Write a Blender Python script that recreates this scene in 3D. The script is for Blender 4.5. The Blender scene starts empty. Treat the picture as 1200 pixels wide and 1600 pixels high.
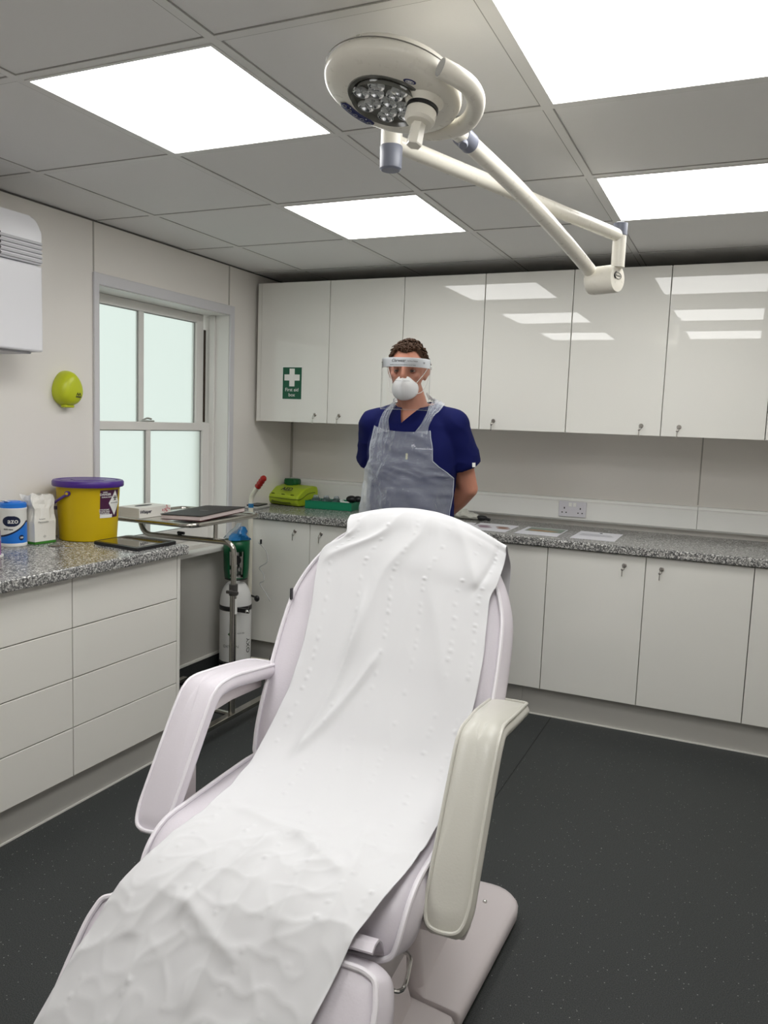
import bpy, bmesh, math, random
from mathutils import Vector, Matrix, noise
from mathutils.bvhtree import BVHTree
random.seed(7)
PI = math.pi
S = bpy.context.scene
COL = S.collection

# ---------------------------------------------------------------- camera
cam_d = bpy.data.cameras.new('camera'); cam = bpy.data.objects.new('camera', cam_d); COL.objects.link(cam)
cam_d.sensor_fit = 'HORIZONTAL'; cam_d.sensor_width = 36.0; cam_d.lens = 1240.63/1200*36
cr = Vector((0.90959594, 0.41389636, 0.03640101)); cu = Vector((-0.07956046, 0.08751554, 0.99298095))
cf = Vector((-0.40780555, 0.90610752, -0.11253356))
M = Matrix.Identity(4)
for i in range(3):
    M[i][0] = cr[i]; M[i][1] = cu[i]; M[i][2] = -cf[i]
M[0][3], M[1][3], M[2][3] = 2.6447, -4.3973, 1.428
cam.matrix_world = M
cam_d.clip_start = 0.02
S.camera = cam

# ---------------------------------------------------------------- exposure and daylight
S.view_settings.view_transform = 'Standard'; S.view_settings.look = 'None'
S.view_settings.exposure = 0.0; S.view_settings.gamma = 1.0; S.view_settings.use_curve_mapping = False
PANEL_EMIT = 9.4
w = bpy.data.worlds.new('daylight'); S.world = w; w.use_nodes = True
bg = w.node_tree.nodes['Background']; bg.inputs[0].default_value = (0.92, 0.985, 0.94, 1); bg.inputs[1].default_value = 1.02

# ---------------------------------------------------------------- materials
MATS = {}
def mat(name, col, rough=0.5, metal=0.0, coat=0.0, spec=0.5, emit=None, alpha=1.0, trans=0.0, ior=1.45, sheen=0.0, bump=None, bump_scale=60):
    if name in MATS: return MATS[name]
    m = bpy.data.materials.new(name); m.use_nodes = True
    b = m.node_tree.nodes['Principled BSDF']
    b.inputs['Base Color'].default_value = (*col, 1); b.inputs['Roughness'].default_value = rough
    b.inputs['Metallic'].default_value = metal; b.inputs['Coat Weight'].default_value = coat
    b.inputs['Coat Roughness'].default_value = 0.05
    b.inputs['Specular IOR Level'].default_value = spec; b.inputs['Alpha'].default_value = alpha
    b.inputs['Transmission Weight'].default_value = trans; b.inputs['IOR'].default_value = ior
    b.inputs['Sheen Weight'].default_value = sheen
    if emit: b.inputs['Emission Color'].default_value = (*emit[0], 1); b.inputs['Emission Strength'].default_value = emit[1]
    nt = m.node_tree
    # every surface carries a faint procedural unevenness
    tc = nt.nodes.new('ShaderNodeTexCoord'); nz = nt.nodes.new('ShaderNodeTexNoise')
    nz.inputs['Scale'].default_value = bump_scale
    nz.inputs['Detail'].default_value = 3
    nt.links.new(tc.outputs['Object'], nz.inputs['Vector'])
    if bump:
        bp = nt.nodes.new('ShaderNodeBump'); bp.inputs['Strength'].default_value = bump; bp.inputs['Distance'].default_value = 0.002
        nt.links.new(nz.outputs['Fac'], bp.inputs['Height']); nt.links.new(bp.outputs['Normal'], b.inputs['Normal'])
    else:
        mr = nt.nodes.new('ShaderNodeMapRange'); mr.inputs['To Min'].default_value = max(0, rough*0.92); mr.inputs['To Max'].default_value = min(1, rough*1.08)
        nt.links.new(nz.outputs['Fac'], mr.inputs['Value']); nt.links.new(mr.outputs['Result'], b.inputs['Roughness'])
    MATS[name] = m
    return m
def srgb(r, g, b):
    f = lambda c: (c/255/12.92) if c/255 <= 0.04045 else ((c/255+0.055)/1.055)**2.4
    return (f(r), f(g), f(b))

def granite():
    m = mat('speckled_laminate', (0.4, 0.4, 0.4), 0.22, spec=0.5); nt = m.node_tree; b = nt.nodes['Principled BSDF']
    tc = nt.nodes['Texture Coordinate']
    v = nt.nodes.new('ShaderNodeTexVoronoi'); v.inputs['Scale'].default_value = 215; v.feature = 'F1'
    v2 = nt.nodes.new('ShaderNodeTexVoronoi'); v2.inputs['Scale'].default_value = 420
    for q in (v, v2): nt.links.new(tc.outputs['Object'], q.inputs['Vector'])
    sx = nt.nodes.new('ShaderNodeSeparateColor'); nt.links.new(v.outputs['Color'], sx.inputs[0])
    cr_ = nt.nodes.new('ShaderNodeValToRGB'); cr_.color_ramp.interpolation = 'CONSTANT'
    e = cr_.color_ramp.elements
    e[0].position = 0; e[0].color = (0.035, 0.035, 0.038, 1); e[1].position = 0.26; e[1].color = (0.12, 0.12, 0.118, 1)
    for p, c in ((0.46, 0.33), (0.62, 0.20), (0.74, 0.55), (0.9, 0.78)):
        k = e.new(p); k.color = (c, c*0.99, c*0.95, 1)
    nt.links.new(sx.outputs[0], cr_.inputs[0])
    sy = nt.nodes.new('ShaderNodeSeparateColor'); nt.links.new(v2.outputs['Color'], sy.inputs[0])
    c2 = nt.nodes.new('ShaderNodeValToRGB'); c2.color_ramp.interpolation = 'CONSTANT'
    e = c2.color_ramp.elements; e[0].color = (0.12, 0.12, 0.12, 1); e[1].position = 0.35; e[1].color = (0.42, 0.42, 0.40, 1)
    nt.links.new(sy.outputs[1], c2.inputs[0])
    mx = nt.nodes.new('ShaderNodeMixRGB'); mx.inputs[0].default_value = 0.22
    nt.links.new(cr_.outputs[0], mx.inputs[1]); nt.links.new(c2.outputs[0], mx.inputs[2])
    nt.links.new(mx.outputs[0], b.inputs['Base Color'])
    return m
def vinyl_floor():
    m = mat('flecked_safety_vinyl', (0.03, 0.032, 0.033), 0.5, spec=0.4, bump=0.25, bump_scale=900); nt = m.node_tree; b = nt.nodes['Principled BSDF']
    tc = nt.nodes['Texture Coordinate']
    base = nt.nodes.new('ShaderNodeTexNoise'); base.inputs['Scale'].default_value = 380; base.inputs['Detail'].default_value = 2
    nt.links.new(tc.outputs['Object'], base.inputs['Vector'])
    r0 = nt.nodes.new('ShaderNodeValToRGB'); e = r0.color_ramp.elements
    e[0].position = 0.35; e[0].color = (0.016, 0.018, 0.019, 1); e[1].position = 0.68; e[1].color = (0.062, 0.068, 0.068, 1)
    nt.links.new(base.outputs['Fac'], r0.inputs[0])
    v = nt.nodes.new('ShaderNodeTexVoronoi'); v.inputs['Scale'].default_value = 85
    nt.links.new(tc.outputs['Object'], v.inputs['Vector'])
    lt = nt.nodes.new('ShaderNodeMath'); lt.operation = 'LESS_THAN'; lt.inputs[1].default_value = 0.13
    nt.links.new(v.outputs['Distance'], lt.inputs[0])
    sc = nt.nodes.new('ShaderNodeSeparateColor'); nt.links.new(v.outputs['Color'], sc.inputs[0])
    gt = nt.nodes.new('ShaderNodeMath'); gt.operation = 'GREATER_THAN'; gt.inputs[1].default_value = 0.72; nt.links.new(sc.outputs[0], gt.inputs[0])
    mu = nt.nodes.new('ShaderNodeMath'); mu.operation = 'MULTIPLY'; nt.links.new(lt.outputs[0], mu.inputs[0]); nt.links.new(gt.outputs[0], mu.inputs[1])
    mx = nt.nodes.new('ShaderNodeMixRGB'); nt.links.new(mu.outputs[0], mx.inputs[0]); nt.links.new(r0.outputs[0], mx.inputs[1])
    mx.inputs[2].default_value = (0.30, 0.31, 0.29, 1)
    nt.links.new(mx.outputs[0], b.inputs['Base Color'])
    return m

WALL = mat('glossy_wall_cladding', srgb(237, 233, 227), 0.13, spec=0.5)
DOORM = mat('gloss_white_door', srgb(232, 231, 225), 0.012, spec=0.55)
DRAWM = mat('gloss_white_drawer', srgb(234, 232, 225), 0.16, spec=0.5)
CARC = mat('white_board', srgb(214, 212, 205), 0.45)
PLIN = mat('grey_white_plinth', srgb(196, 194, 188), 0.4)
EDGE = mat('gap_shadow_board', srgb(70, 66, 60), 0.7)
CEIL = mat('ceiling_tile_white', srgb(238, 237, 235), 0.75, bump=0.08, bump_scale=200)
TBAR = mat('ceiling_bar_white', srgb(234, 233, 230), 0.45)
WHITE = mat('white_plastic', srgb(236, 236, 232), 0.35)
UPVC = mat('white_painted_frame', srgb(232, 230, 226), 0.3)
BLACK = mat('black_plastic', (0.012, 0.012, 0.013), 0.35)
CHROME = mat('polished_steel', (0.72, 0.71, 0.69), 0.16, metal=1.0)
DCHROME = mat('lock_steel', (0.55, 0.53, 0.5), 0.25, metal=1.0)
GRANITE = granite()
FLOORM = vinyl_floor()
INK = mat('black_ink', (0.02, 0.02, 0.022), 0.5)
INKW = mat('white_ink', srgb(235, 235, 232), 0.5)
SEAL = mat('white_sealant', srgb(232, 230, 224), 0.5)

# ---------------------------------------------------------------- mesh helpers
MW = {}
def tag(o, label=None, cat=None, group=None, kind=None):
    if label: o['label'] = label
    if cat: o['category'] = cat
    if group: o['group'] = group
    if kind: o['kind'] = kind
    return o
def thing(name, loc, label, cat, rz=0, group=None):
    o = bpy.data.objects.new(name, None); COL.objects.link(o); o.location = loc; o.rotation_euler = (0, 0, rz)
    o.empty_display_size = 0.05
    MW[o] = Matrix.Translation(loc) @ Matrix.Rotation(rz, 4, 'Z')
    return tag(o, label, cat, group)
class MB:
    """collects shapes in world coordinates (or local with local=True at build)"""
    def __init__(s): s.v = []; s.f = []; s.sm = []; s.wn = False
    def add(s, vs, fs, smooth=False, M=None):
        n = len(s.v)
        s.v += [tuple(M @ Vector(p)) if M is not None else tuple(p) for p in vs]
        s.f += [tuple(i+n for i in f) for f in fs]; s.sm += [smooth]*len(fs); return s
    def addbm(s, bm, smooth=False, M=None):
        bm.verts.index_update()
        s.add([v.co[:] for v in bm.verts], [[v.index for v in f.verts] for f in bm.faces], smooth, M); bm.free(); return s
    def box(s, a, b, bev=0, seg=2, M=None):
        bm = bmesh.new(); bmesh.ops.create_cube(bm, size=1)
        a = Vector(a); b = Vector(b)
        for v in bm.verts: v.co = Vector([(a[i]+b[i])/2+v.co[i]*abs(b[i]-a[i]) for i in range(3)])
        if bev: s.wn = True; bmesh.ops.bevel(bm, geom=bm.edges[:], offset=bev, segments=seg, profile=0.5, affect='EDGES')
        return s.addbm(bm, False, M)
    def tube(s, pts, r, n=12, cap=True, closed=False, flat=1.0, M=None):
        pts = [Vector(p) for p in pts]; N = len(pts); rr = r if isinstance(r, (list, tuple)) else [r]*N
        vs = []; fs = []; up = None
        for i, p in enumerate(pts):
            if closed: t = pts[(i+1) % N]-pts[i-1]
            else: t = pts[min(i+1, N-1)]-pts[max(i-1, 0)]
            if t.length < 1e-9: t = Vector((0, 0, 1))
            t.normalize()
            if up is None: up = t.orthogonal().normalized()
            up = (up-t*up.dot(t)); up = up.normalized() if up.length > 1e-6 else t.orthogonal().normalized()
            q = t.cross(up)
            for k in range(n):
                a = 2*PI*k/n; vs.append(p+(up*math.cos(a)+q*math.sin(a)*flat)*rr[i])
        for i in range(N if closed else N-1):
            j = (i+1) % N
            for k in range(n): fs.append((i*n+k, i*n+(k+1) % n, j*n+(k+1) % n, j*n+k))
        if cap and not closed: fs.append(tuple(range(n-1, -1, -1))); fs.append(tuple((N-1)*n+k for k in range(n)))
        return s.add(vs, fs, True, M)
    def lathe(s, prof, n=32, M=None, cap=True, smooth=True):
        vs = []; fs = []
        for r, z in prof:
            for k in range(n): a = 2*PI*k/n; vs.append((max(r, 1e-5)*math.cos(a), max(r, 1e-5)*math.sin(a), z))
        for i in range(len(prof)-1):
            for k in range(n): fs.append((i*n+k, i*n+(k+1) % n, (i+1)*n+(k+1) % n, (i+1)*n+k))
        if cap: fs.append(tuple(range(n-1, -1, -1))); fs.append(tuple((len(prof)-1)*n+k for k in range(n)))
        return s.add(vs, fs, smooth, M)
    def prism(s, poly, z0, z1, M=None, bev=0, seg=2):
        bm = bmesh.new(); n = len(poly)
        lo = [bm.verts.new((x, y, z0)) for x, y in poly]; hi = [bm.verts.new((x, y, z1)) for x, y in poly]
        bm.faces.new(lo[::-1]); bm.faces.new(hi)
        for i in range(n): bm.faces.new((lo[i], lo[(i+1) % n], hi[(i+1) % n], hi[i]))
        if bev:
            s.wn = True
            eds = [e for e in bm.edges if abs(e.verts[0].co.z-e.verts[1].co.z) < 1e-9]
            bmesh.ops.bevel(bm, geom=eds, offset=bev, segments=seg, profile=0.5, affect='EDGES')
        return s.addbm(bm, False, M)
    def ball(s, c, r, n=20, m=12, M=None, rot=None):
        r = r if isinstance(r, (tuple, list)) else (r, r, r); R_ = rot or Matrix.Identity(3); c = Vector(c)
        vs = [c+R_ @ Vector((0, 0, r[2]))]; fs = []
        for i in range(1, m):
            t = PI*i/m
            for k in range(n): a = 2*PI*k/n; vs.append(c+R_ @ Vector((r[0]*math.sin(t)*math.cos(a), r[1]*math.sin(t)*math.sin(a), r[2]*math.cos(t))))
        vs.append(c+R_ @ Vector((0, 0, -r[2])))
        for k in range(n): fs.append((0, 1+k, 1+(k+1) % n))
        for i in range(m-2):
            for k in range(n): fs.append((1+i*n+k, 1+(i+1)*n+k, 1+(i+1)*n+(k+1) % n, 1+i*n+(k+1) % n))
        L = len(vs)-1
        for k in range(n): fs.append((L, L-n+(k+1) % n, L-n+k))
        return s.add(vs, fs, True, M)
    def build(s, name, m, parent=None, local=False, angle=35, fixn=True):
        me = bpy.data.meshes.new(name)
        vs = s.v
        if parent is not None and not local:
            Mi = MW[parent].inverted(); vs = [tuple(Mi @ Vector(p)) for p in vs]
        me.from_pydata(vs, [], s.f)
        if fixn:
            bm = bmesh.new(); bm.from_mesh(me); bmesh.ops.recalc_face_normals(bm, faces=bm.faces[:]); bm.to_mesh(me); bm.free()
        me.materials.append(m)
        me.set_sharp_from_angle(angle=math.radians(angle))
        me.polygons.foreach_set('use_smooth', s.sm)
        o = bpy.data.objects.new(name, me); COL.objects.link(o)
        if parent is not None: o.parent = parent; MW[o] = MW[parent]
        else: MW[o] = Matrix.Identity(4)
        return o
def frame(o, x, z):
    """matrix with local x along x, local z along z (normal), y = z cross x"""
    x = Vector(x).normalized(); z = Vector(z).normalized(); y = z.cross(x).normalized(); x = y.cross(z).normalized()
    m_ = Matrix.Identity(4)
    for i in range(3): m_[i][0] = x[i]; m_[i][1] = y[i]; m_[i][2] = z[i]; m_[i][3] = o[i]
    return m_
def text(s, size, m, parent, o, x, z, align='CENTER', name='lettering', wrap=None, shear=0.0, bold=0.0, xs=1.0):
    """raised ink lettering; wrap(p) can bend it around a surface"""
    cu_ = bpy.data.curves.new('t', 'FONT'); cu_.body = s; cu_.size = size; cu_.align_x = align; cu_.align_y = 'CENTER'
    cu_.extrude = 0.0002; cu_.shear = shear; cu_.offset = bold; cu_.resolution_u = 3
    t = bpy.data.objects.new('t', cu_); COL.objects.link(t)
    bpy.context.view_layer.update()
    me = bpy.data.meshes.new_from_object(t.evaluated_get(bpy.context.evaluated_depsgraph_get()))
    bpy.data.objects.remove(t)
    F = frame(o, x, z)
    mb = MB(); vs = [Vector((v.co.x*xs, v.co.y, v.co.z)) for v in me.vertices]
    vs = [wrap(v) for v in vs] if wrap else [F @ v for v in vs]
    mb.add(vs, [tuple(p.vertices) for p in me.polygons])
    return mb.build(name, m, parent, fixn=False)
def cr_spline(P, n=8, closed=False):
    P = [Vector(p) for p in P]; out = []; N = len(P)
    rng = range(N) if closed else range(N-1)
    for i in rng:
        if closed: a, b, c, d = P[i-1], P[i], P[(i+1) % N], P[(i+2) % N]
        else: a, b, c, d = P[max(i-1, 0)], P[i], P[i+1], P[min(i+2, N-1)]
        for k in range(n):
            t = k/n
            out.append(0.5*((2*b)+(c-a)*t+(2*a-5*b+4*c-d)*t*t+(3*b-a-3*c+d)*t**3))
    if not closed: out.append(P[-1])
    return out
def bend(pts, r, n=6):
    """polyline with rounded corners of radius r"""
    pts = [Vector(p) for p in pts]; out = [pts[0]]
    for i in range(1, len(pts)-1):
        a, b, c = pts[i-1], pts[i], pts[i+1]; d1 = (a-b).normalized(); d2 = (c-b).normalized()
        rr = min(r, (a-b).length*0.48, (c-b).length*0.48)
        for k in range(n+1):
            t = k/n; p0 = b+d1*rr; p2 = b+d2*rr
            out.append(p0*(1-t)**2+b*2*t*(1-t)+p2*t*t)
    out.append(pts[-1]); return out
def rrect(x0, y0, x1, y1, r, n=5):
    out = []
    for cx, cy, a0 in ((x1-r, y1-r, 0), (x0+r, y1-r, 90), (x0+r, y0+r, 180), (x1-r, y0+r, 270)):
        for k in range(n+1): a = math.radians(a0+90*k/n); out.append((cx+r*math.cos(a), cy+r*math.sin(a)))
    return out
def struct(name, mb, m, parent=None, **k):
    o = mb.build(name, m, parent, **k)
    if parent is None: o['kind'] = 'structure'
    return o

# ================================================================= THE ROOM
H = 2.2504; XR = 3.62; YF = -5.3; WT = 0.22
GX0 = 0.9076; GY0 = -2.88; PX = 0.6; PY = 0.6068
mb = MB(); mb.box((-WT, YF-WT, -0.12), (XR+WT, WT, 0)); floor = struct('floor', mb, FLOORM)
mb = MB(); mb.box((1.869, YF, 0), (1.873, -0.55, 0.0006)); struct('trim_1', mb, mat('floor_weld', (0.008, 0.008, 0.009), 0.6))
# window opening in the left wall
WY0, WY1, WZ0, WZ1 = -1.675, -0.69, 0.735, 1.985
mb = MB()
mb.box((-WT, YF-WT, 0), (0, WY0, H+0.1)); mb.box((-WT, WY1, 0), (0, WT, H+0.1))
mb.box((-WT, WY0, 0), (0, WY1, WZ0)); mb.box((-WT, WY0, WZ1), (0, WY1, H+0.1))
struct('wall_left', mb, WALL)
mb = MB(); mb.box((0, 0, 0), (XR, WT, H+0.1)); struct('wall_back', mb, WALL)
mb = MB(); mb.box((XR, YF-WT, 0), (XR+WT, WT, H+0.1)); struct('wall_right', mb, WALL)
mb = MB(); mb.box((0, YF-WT, 0), (XR, YF, H+0.1)); struct('wall_front', mb, WALL)
# cladding joints
JM = mat('cladding_joint', srgb(178, 174, 166), 0.4)
mb = MB(); mb.box((0, -1.700, WZ1+0.05), (0.0015, -1.692, H)); struct('trim_2', mb, JM)
mb = MB(); mb.box((0, -0.702, WZ1+0.05), (0.0025, -0.694, H)); struct('trim_3', mb, JM)
mb = MB(); mb.box((0.0, -0.012, 0.9), (0.010, 0, H)); struct('trim_4', mb, JM)
mb = MB(); mb.box((2.440, -0.0015, 1.06), (2.447, 0, 1.41)); struct('trim_5', mb, JM)
mb = MB(); mb.box((0, YF, H-0.006), (0.004, 0, H)); struct('trim_6', mb, mat('dark_joint', srgb(90, 88, 84), 0.5))

# ceiling: lay-in tiles in an exposed grid
mb = MB()
mb.box((-WT, YF-WT, H+0.1), (XR+WT, WT, H+0.16))
lights = [(c, r) for c in (0, 2) for r in (2, 0, -2)]
c0 = -2; r0_ = -5
for c in range(-2, 6):
    for r in range(-5, 6):
        if (c, r) in lights: continue
        x0, x1 = GX0+c*PX, GX0+(c+1)*PX; y0, y1 = GY0+r*PY, GY0+(r+1)*PY
        x0, x1 = max(x0, 0.0), min(x1, XR); y0, y1 = max(y0, YF), min(y1, 0)
        if x1-x0 < 0.03 or y1-y0 < 0.03: continue
        mb.box((x0+0.001, y0+0.001, H+0.002), (x1-0.001, y1-0.001, H+0.02))
struct('ceiling', mb, CEIL)
mb = MB()
for c in range(-1, 5):
    x = GX0+c*PX
    if 0.02 < x < XR: mb.box((x-0.012, YF, H-0.0012), (x+0.012, 0, H+0.03))
for r in range(-3, 5):
    y = GY0+r*PY
    if YF < y < -0.02: mb.box((0, y-0.012, H-0.001), (XR, y+0.012, H+0.03))
struct('trim_7', mb, TBAR)
mb = MB()
for c in range(-1, 5):
    x = GX0+c*PX
    if 0.02 < x < XR:
        for s_ in (-1, 1): mb.box((x+s_*0.0135-0.0015, YF, H-0.0002), (x+s_*0.0135+0.0015, 0, H+0.003))
for r in range(-3, 5):
    y = GY0+r*PY
    if YF < y < -0.02:
        for s_ in (-1, 1): mb.box((0, y+s_*0.0135-0.0015, H), (XR, y+s_*0.0135+0.0015, H+0.003))
struct('trim_8', mb, mat('grid_shadow_gap', srgb(168, 166, 162), 0.7))
# light panels
DIFF = bpy.data.materials.new('light_diffuser'); DIFF.use_nodes = True
nt = DIFF.node_tree; nt.nodes.clear(); e_ = nt.nodes.new('ShaderNodeEmission'); o_ = nt.nodes.new('ShaderNodeOutputMaterial')
e_.inputs[0].default_value = (1.0, 0.995, 0.975, 1); e_.inputs[1].default_value = PANEL_EMIT; nt.links.new(e_.outputs[0], o_.inputs[0])
names = {(0, 2): 'lit square ceiling panel between the near left panel and the wall cupboards',
         (0, 0): 'lit square ceiling panel nearest the left wall unit, left of the lamp head',
         (0, -2): 'lit square ceiling panel above the head of the viewer, seen only as reflection, left row',
         (2, 2): 'lit square ceiling panel at the right edge, above the folded lamp arm elbow',
         (2, 0): 'large lit ceiling panel at top right, closest of those in view',
         (2, -2): 'lit square ceiling panel behind the viewer, seen only as reflection, right row'}
for c, r in lights:
    x0, x1 = GX0+c*PX, GX0+(c+1)*PX; y0, y1 = GY0+r*PY, GY0+(r+1)*PY
    t = thing('ceiling_light_panel', ((x0+x1)/2, (y0+y1)/2, H), names[(c, r)], 'ceiling light', group='square ceiling light panels')
    fr = MB(); a = 0.013; q = 0.022
    for bx in (((x0+a, y0+a), (x1-a, y0+q)), ((x0+a, y1-q), (x1-a, y1-a)), ((x0+a, y0+q), (x0+q, y1-q)), ((x1-q, y0+q), (x1-a, y1-q))):
        fr.box((*bx[0], H-0.003), (*bx[1], H+0.02))
    fr.build('frame', TBAR, t)
    fr = MB().box((x0+q, y0+q, H-0.001), (x1-q, y1-q, H+0.012)).build('diffuser', DIFF, t)

# ---------------------------------------------------------------- window
win = bpy.data.objects.new('window_1', None); COL.objects.link(win); win.location = (0, -1.18, WZ0); win['kind'] = 'structure'
MW[win] = Matrix.Translation((0, -1.18, WZ0))
ARC = mat('architrave_white', srgb(214, 213, 216), 0.3)
mb = MB()
oy0, oy1, oz1 = -1.703, -0.655, 2.032
mb.box((0, oy0, 0.70), (0.012, WY0+0.003, oz1), 0.003); mb.box((0, WY1-0.003, 0.70), (0.012, oy1, oz1), 0.003); mb.box((0, WY0-0.001, WZ1-0.003), (0.0112, WY1+0.001, oz1-0.0005), 0.003)
mb.build('architrave', ARC, win)
mb = MB()   # reveal lining
mb.box((-WT, WY0, WZ0), (0, WY0+0.006, WZ1)); mb.box((-WT, WY1-0.006, WZ0), (0, WY1, WZ1)); mb.box((-WT, WY0, WZ1-0.006), (0, WY1, WZ1))
mb.box((-0.118, WY1-0.022, WZ0), (-0.085, WY1-0.006, WZ1-0.006), 0.003)
mb.build('reveal', UPVC, win)
def sash(name, X, y0, y1, z0, z1, st, top, bot, bar, ybar):
    mb = MB(); t0, t1 = X-0.035, X
    mb.box((t0, y0, z0), (t1, y0+st, z1), 0.003); mb.box((t0, y1-st, z0), (t1, y1, z1), 0.003)
    mb.box((t0+0.001, y0+st-0.004, z0+0.0005), (t1-0.0007, y1-st+0.004, z0+bot), 0.003); mb.box((t0+0.001, y0+st-0.004, z1-top), (t1-0.0007, y1-st+0.004, z1-0.0005), 0.003)
    mb.box((t0+0.004, ybar-bar/2, z0+bot-0.003), (t1-0.004, ybar+bar/2, z1-top+0.003), 0.003)
    f = mb.build(name, UPVC, win)
    for a, b in ((y0+st, ybar-bar/2), (ybar+bar/2, y1-st)):
        g = MB().box((X-0.022, a-0.004, z0+bot-0.004), (X-0.017, b+0.004, z1-top+0.004)).build('frosted_pane', FROST, f)
        tr = MB()
        for c in (((a, z0+bot), (a+0.005, z1-top)), ((b-0.005, z0+bot), (b, z1-top)), ((a, z1-top-0.004), (b, z1-top)), ((a, z0+bot), (b, z0+bot+0.004))):
            tr.box((X-0.017, c[0][0], c[0][1]), (X-0.012, c[1][0], c[1][1]))
        tr.build('glazing_bead', mat('grey_bead', srgb(150, 150, 148), 0.5), f)
    return f
FROST = mat('frosted_glass', srgb(236, 243, 240), 0.55, trans=1.0, ior=1.15, spec=0.3)
sash('upper_sash', -0.150, -1.665, -0.722, 1.345, WZ1-0.006, 0.060, 0.045, 0.034, 0.034, -1.215)
sash('lower_sash', -0.112, -1.665, -0.708, WZ0, 1.386, 0.062, 0.042, 0.075, 0.03, -1.205)
mb = MB(); mb.box((-0.15, -0.722, 1.39), (-0.146, -0.714, 1.90)); mb.box((-0.15, -0.712, 1.39), (-0.146, -0.706, 1.90)); mb.build('slide_channel', mat('brown_seal', srgb(60, 48, 38), 0.6), win)
mb = MB(); mb.box((-0.135, -1.245, 1.386), (-0.112, -1.165, 1.394), 0.003); mb.tube(bend([(-0.12, -1.25, 1.392), (-0.118, -1.215, 1.405), (-0.118, -1.185, 1.400)], 0.01), 0.005, 8)
mb.build('sash_catch', mat('catch_metal', (0.6, 0.6, 0.58), 0.35, metal=0.8), win)
# window board and wall below
mb = MB(); mb.box((0.0005, WY0-0.04, 0.690), (0.072, oy1, 0.716), 0.007, 3); mb.box((-0.111, WY0+0.001, 0.7), (-0.0005, WY1-0.001, 0.7345)); struct('trim_9', mb, UPVC)
mb = MB(); mb.box((0.0, -1.79, 0.10), (0.012, -0.03, 0.684), 0.002); struct('trim_10', mb, mat('shaded_wall_board', srgb(196, 194, 188), 0.35))  # greyer than the cladding: shade below the window is put into its colour
mb = MB(); mb.box((0.0, -1.79, 0.0), (0.014, -0.03, 0.095)); struct('baseboard_left', mb, FLOORM)
mb = MB(); mb.box((0.0, -1.79, 0.093), (0.022, -0.03, 0.108), 0.003); struct('trim_11', mb, SEAL)

# ---------------------------------------------------------------- wall cupboards
def lock_key(door, x, y, z, key=True):
    """round cam lock and a hanging key on a door that faces -Y"""
    F = frame((x, y, z), (1, 0, 0), (0, -1, 0))
    MB().lathe([(0.0095, 0), (0.0105, 0.001), (0.0105, 0.003), (0.0085, 0.0048), (0.0, 0.005)], 20, F).build('door_lock', DCHROME, door)
    if key:
        k = MB(); k.box((x-0.0012, y-0.016, z-0.006), (x+0.0012, y-0.004, z+0.006)); k.tube([(x+0.008*math.cos(a)*0.6-0.002, y-0.016, z-0.012+0.008*math.sin(a)) for a in [2*PI*i/14 for i in range(14)]], 0.0013, 6, closed=True)
        k.box((x-0.008, y-0.0175, z-0.050), (x-0.0045, y-0.0155, z-0.019)); k.ball((x-0.006, y-0.016, z-0.018), (0.0055, 0.0012, 0.0065), 10, 6)
        k.build('key', DCHROME, door)
YU = -0.4577; ZB, ZT = 1.409, 2.189
UX = [0.056, 0.500, 0.944, 1.388, 1.831, 2.276, 2.720, 3.165, 3.60]
up_labels = ['gloss white wall cupboard in the left corner, with the green first aid sign',
             'gloss white wall cupboard directly behind the standing person',
             'gloss white wall cupboard behind the lamp elbow, doubled panel reflections in its doors',
             'gloss white wall cupboard cut by the right edge of the photo']
for i in range(4):
    xa, xm, xb = UX[2*i], UX[2*i+1], UX[2*i+2]
    t = thing('wall_cupboard', ((xa+xb)/2, YU+0.02, ZB), up_labels[i], 'cupboard', group='wall cupboards along the back')
    MB().box((xa+0.001, YU+0.021, ZB+0.001), (xb-0.001, -0.001, ZT-0.001)).build('cabinet_body', CARC, t)
    for a, b, side in ((xa, xm, 1), (xm, xb, -1)):
        d = MB().box((a+0.0018, YU, ZB), (b-0.0018, YU+0.019, ZT), 0.0015).build('door', DOORM, t)
        kx = b-0.077 if side == 1 else a+0.076
        if i == 2: kx = b-0.089 if side == 1 else a+0.080
        if not (i == 1 and side == 1 and False): lock_key(d, kx, YU, ZB+0.045)
mb = MB(); mb.box((0.030, YU+0.004, ZB), (0.0555, YU+0.03, ZT)); mb.box((0.030, YU+0.03, ZB), (0.048, -0.001, ZT))
t = mb.build('end_panel', DOORM); tag(t, 'narrow white end strip at the left end of the wall cupboards', 'end panel')
# first aid sign stuck on first door
t = thing('first_aid_sign', (0.27, YU-0.001, 1.535), 'green first aid box sign with white cross on the leftmost cupboard door', 'sign')
GS = mat('sign_green', srgb(4, 84, 56), 0.4)
MB().box((0.203, YU-0.0016, 1.532), (0.338, YU-0.0002, 1.724)).build('border', WHITE, t)
MB().box((0.209, YU-0.0022, 1.539), (0.332, YU-0.0014, 1.717)).build('green_panel', GS, t)
mb = MB(); cx, cz = 0.2695, 1.660
mb.prism([(-0.017, -0.050), (0.017, -0.050), (0.017, -0.017), (0.050, -0.017), (0.050, 0.017), (0.017, 0.017), (0.017, 0.050), (-0.017, 0.050), (-0.017, 0.017), (-0.050, 0.017), (-0.050, -0.017), (-0.017, -0.017)], 0, 0.0008, frame((cx, YU-0.0022, cz), (1, 0, 0), (0, -1, 0)))
mb.build('cross', WHITE, t)
text('First aid', 0.0275, INKW, t, (cx, YU-0.0026, 1.591), (1, 0, 0), (0, -1, 0), bold=0.0001)
text('box', 0.0275, INKW, t, (cx, YU-0.0026, 1.562), (1, 0, 0), (0, -1, 0), bold=0.0001)

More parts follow.
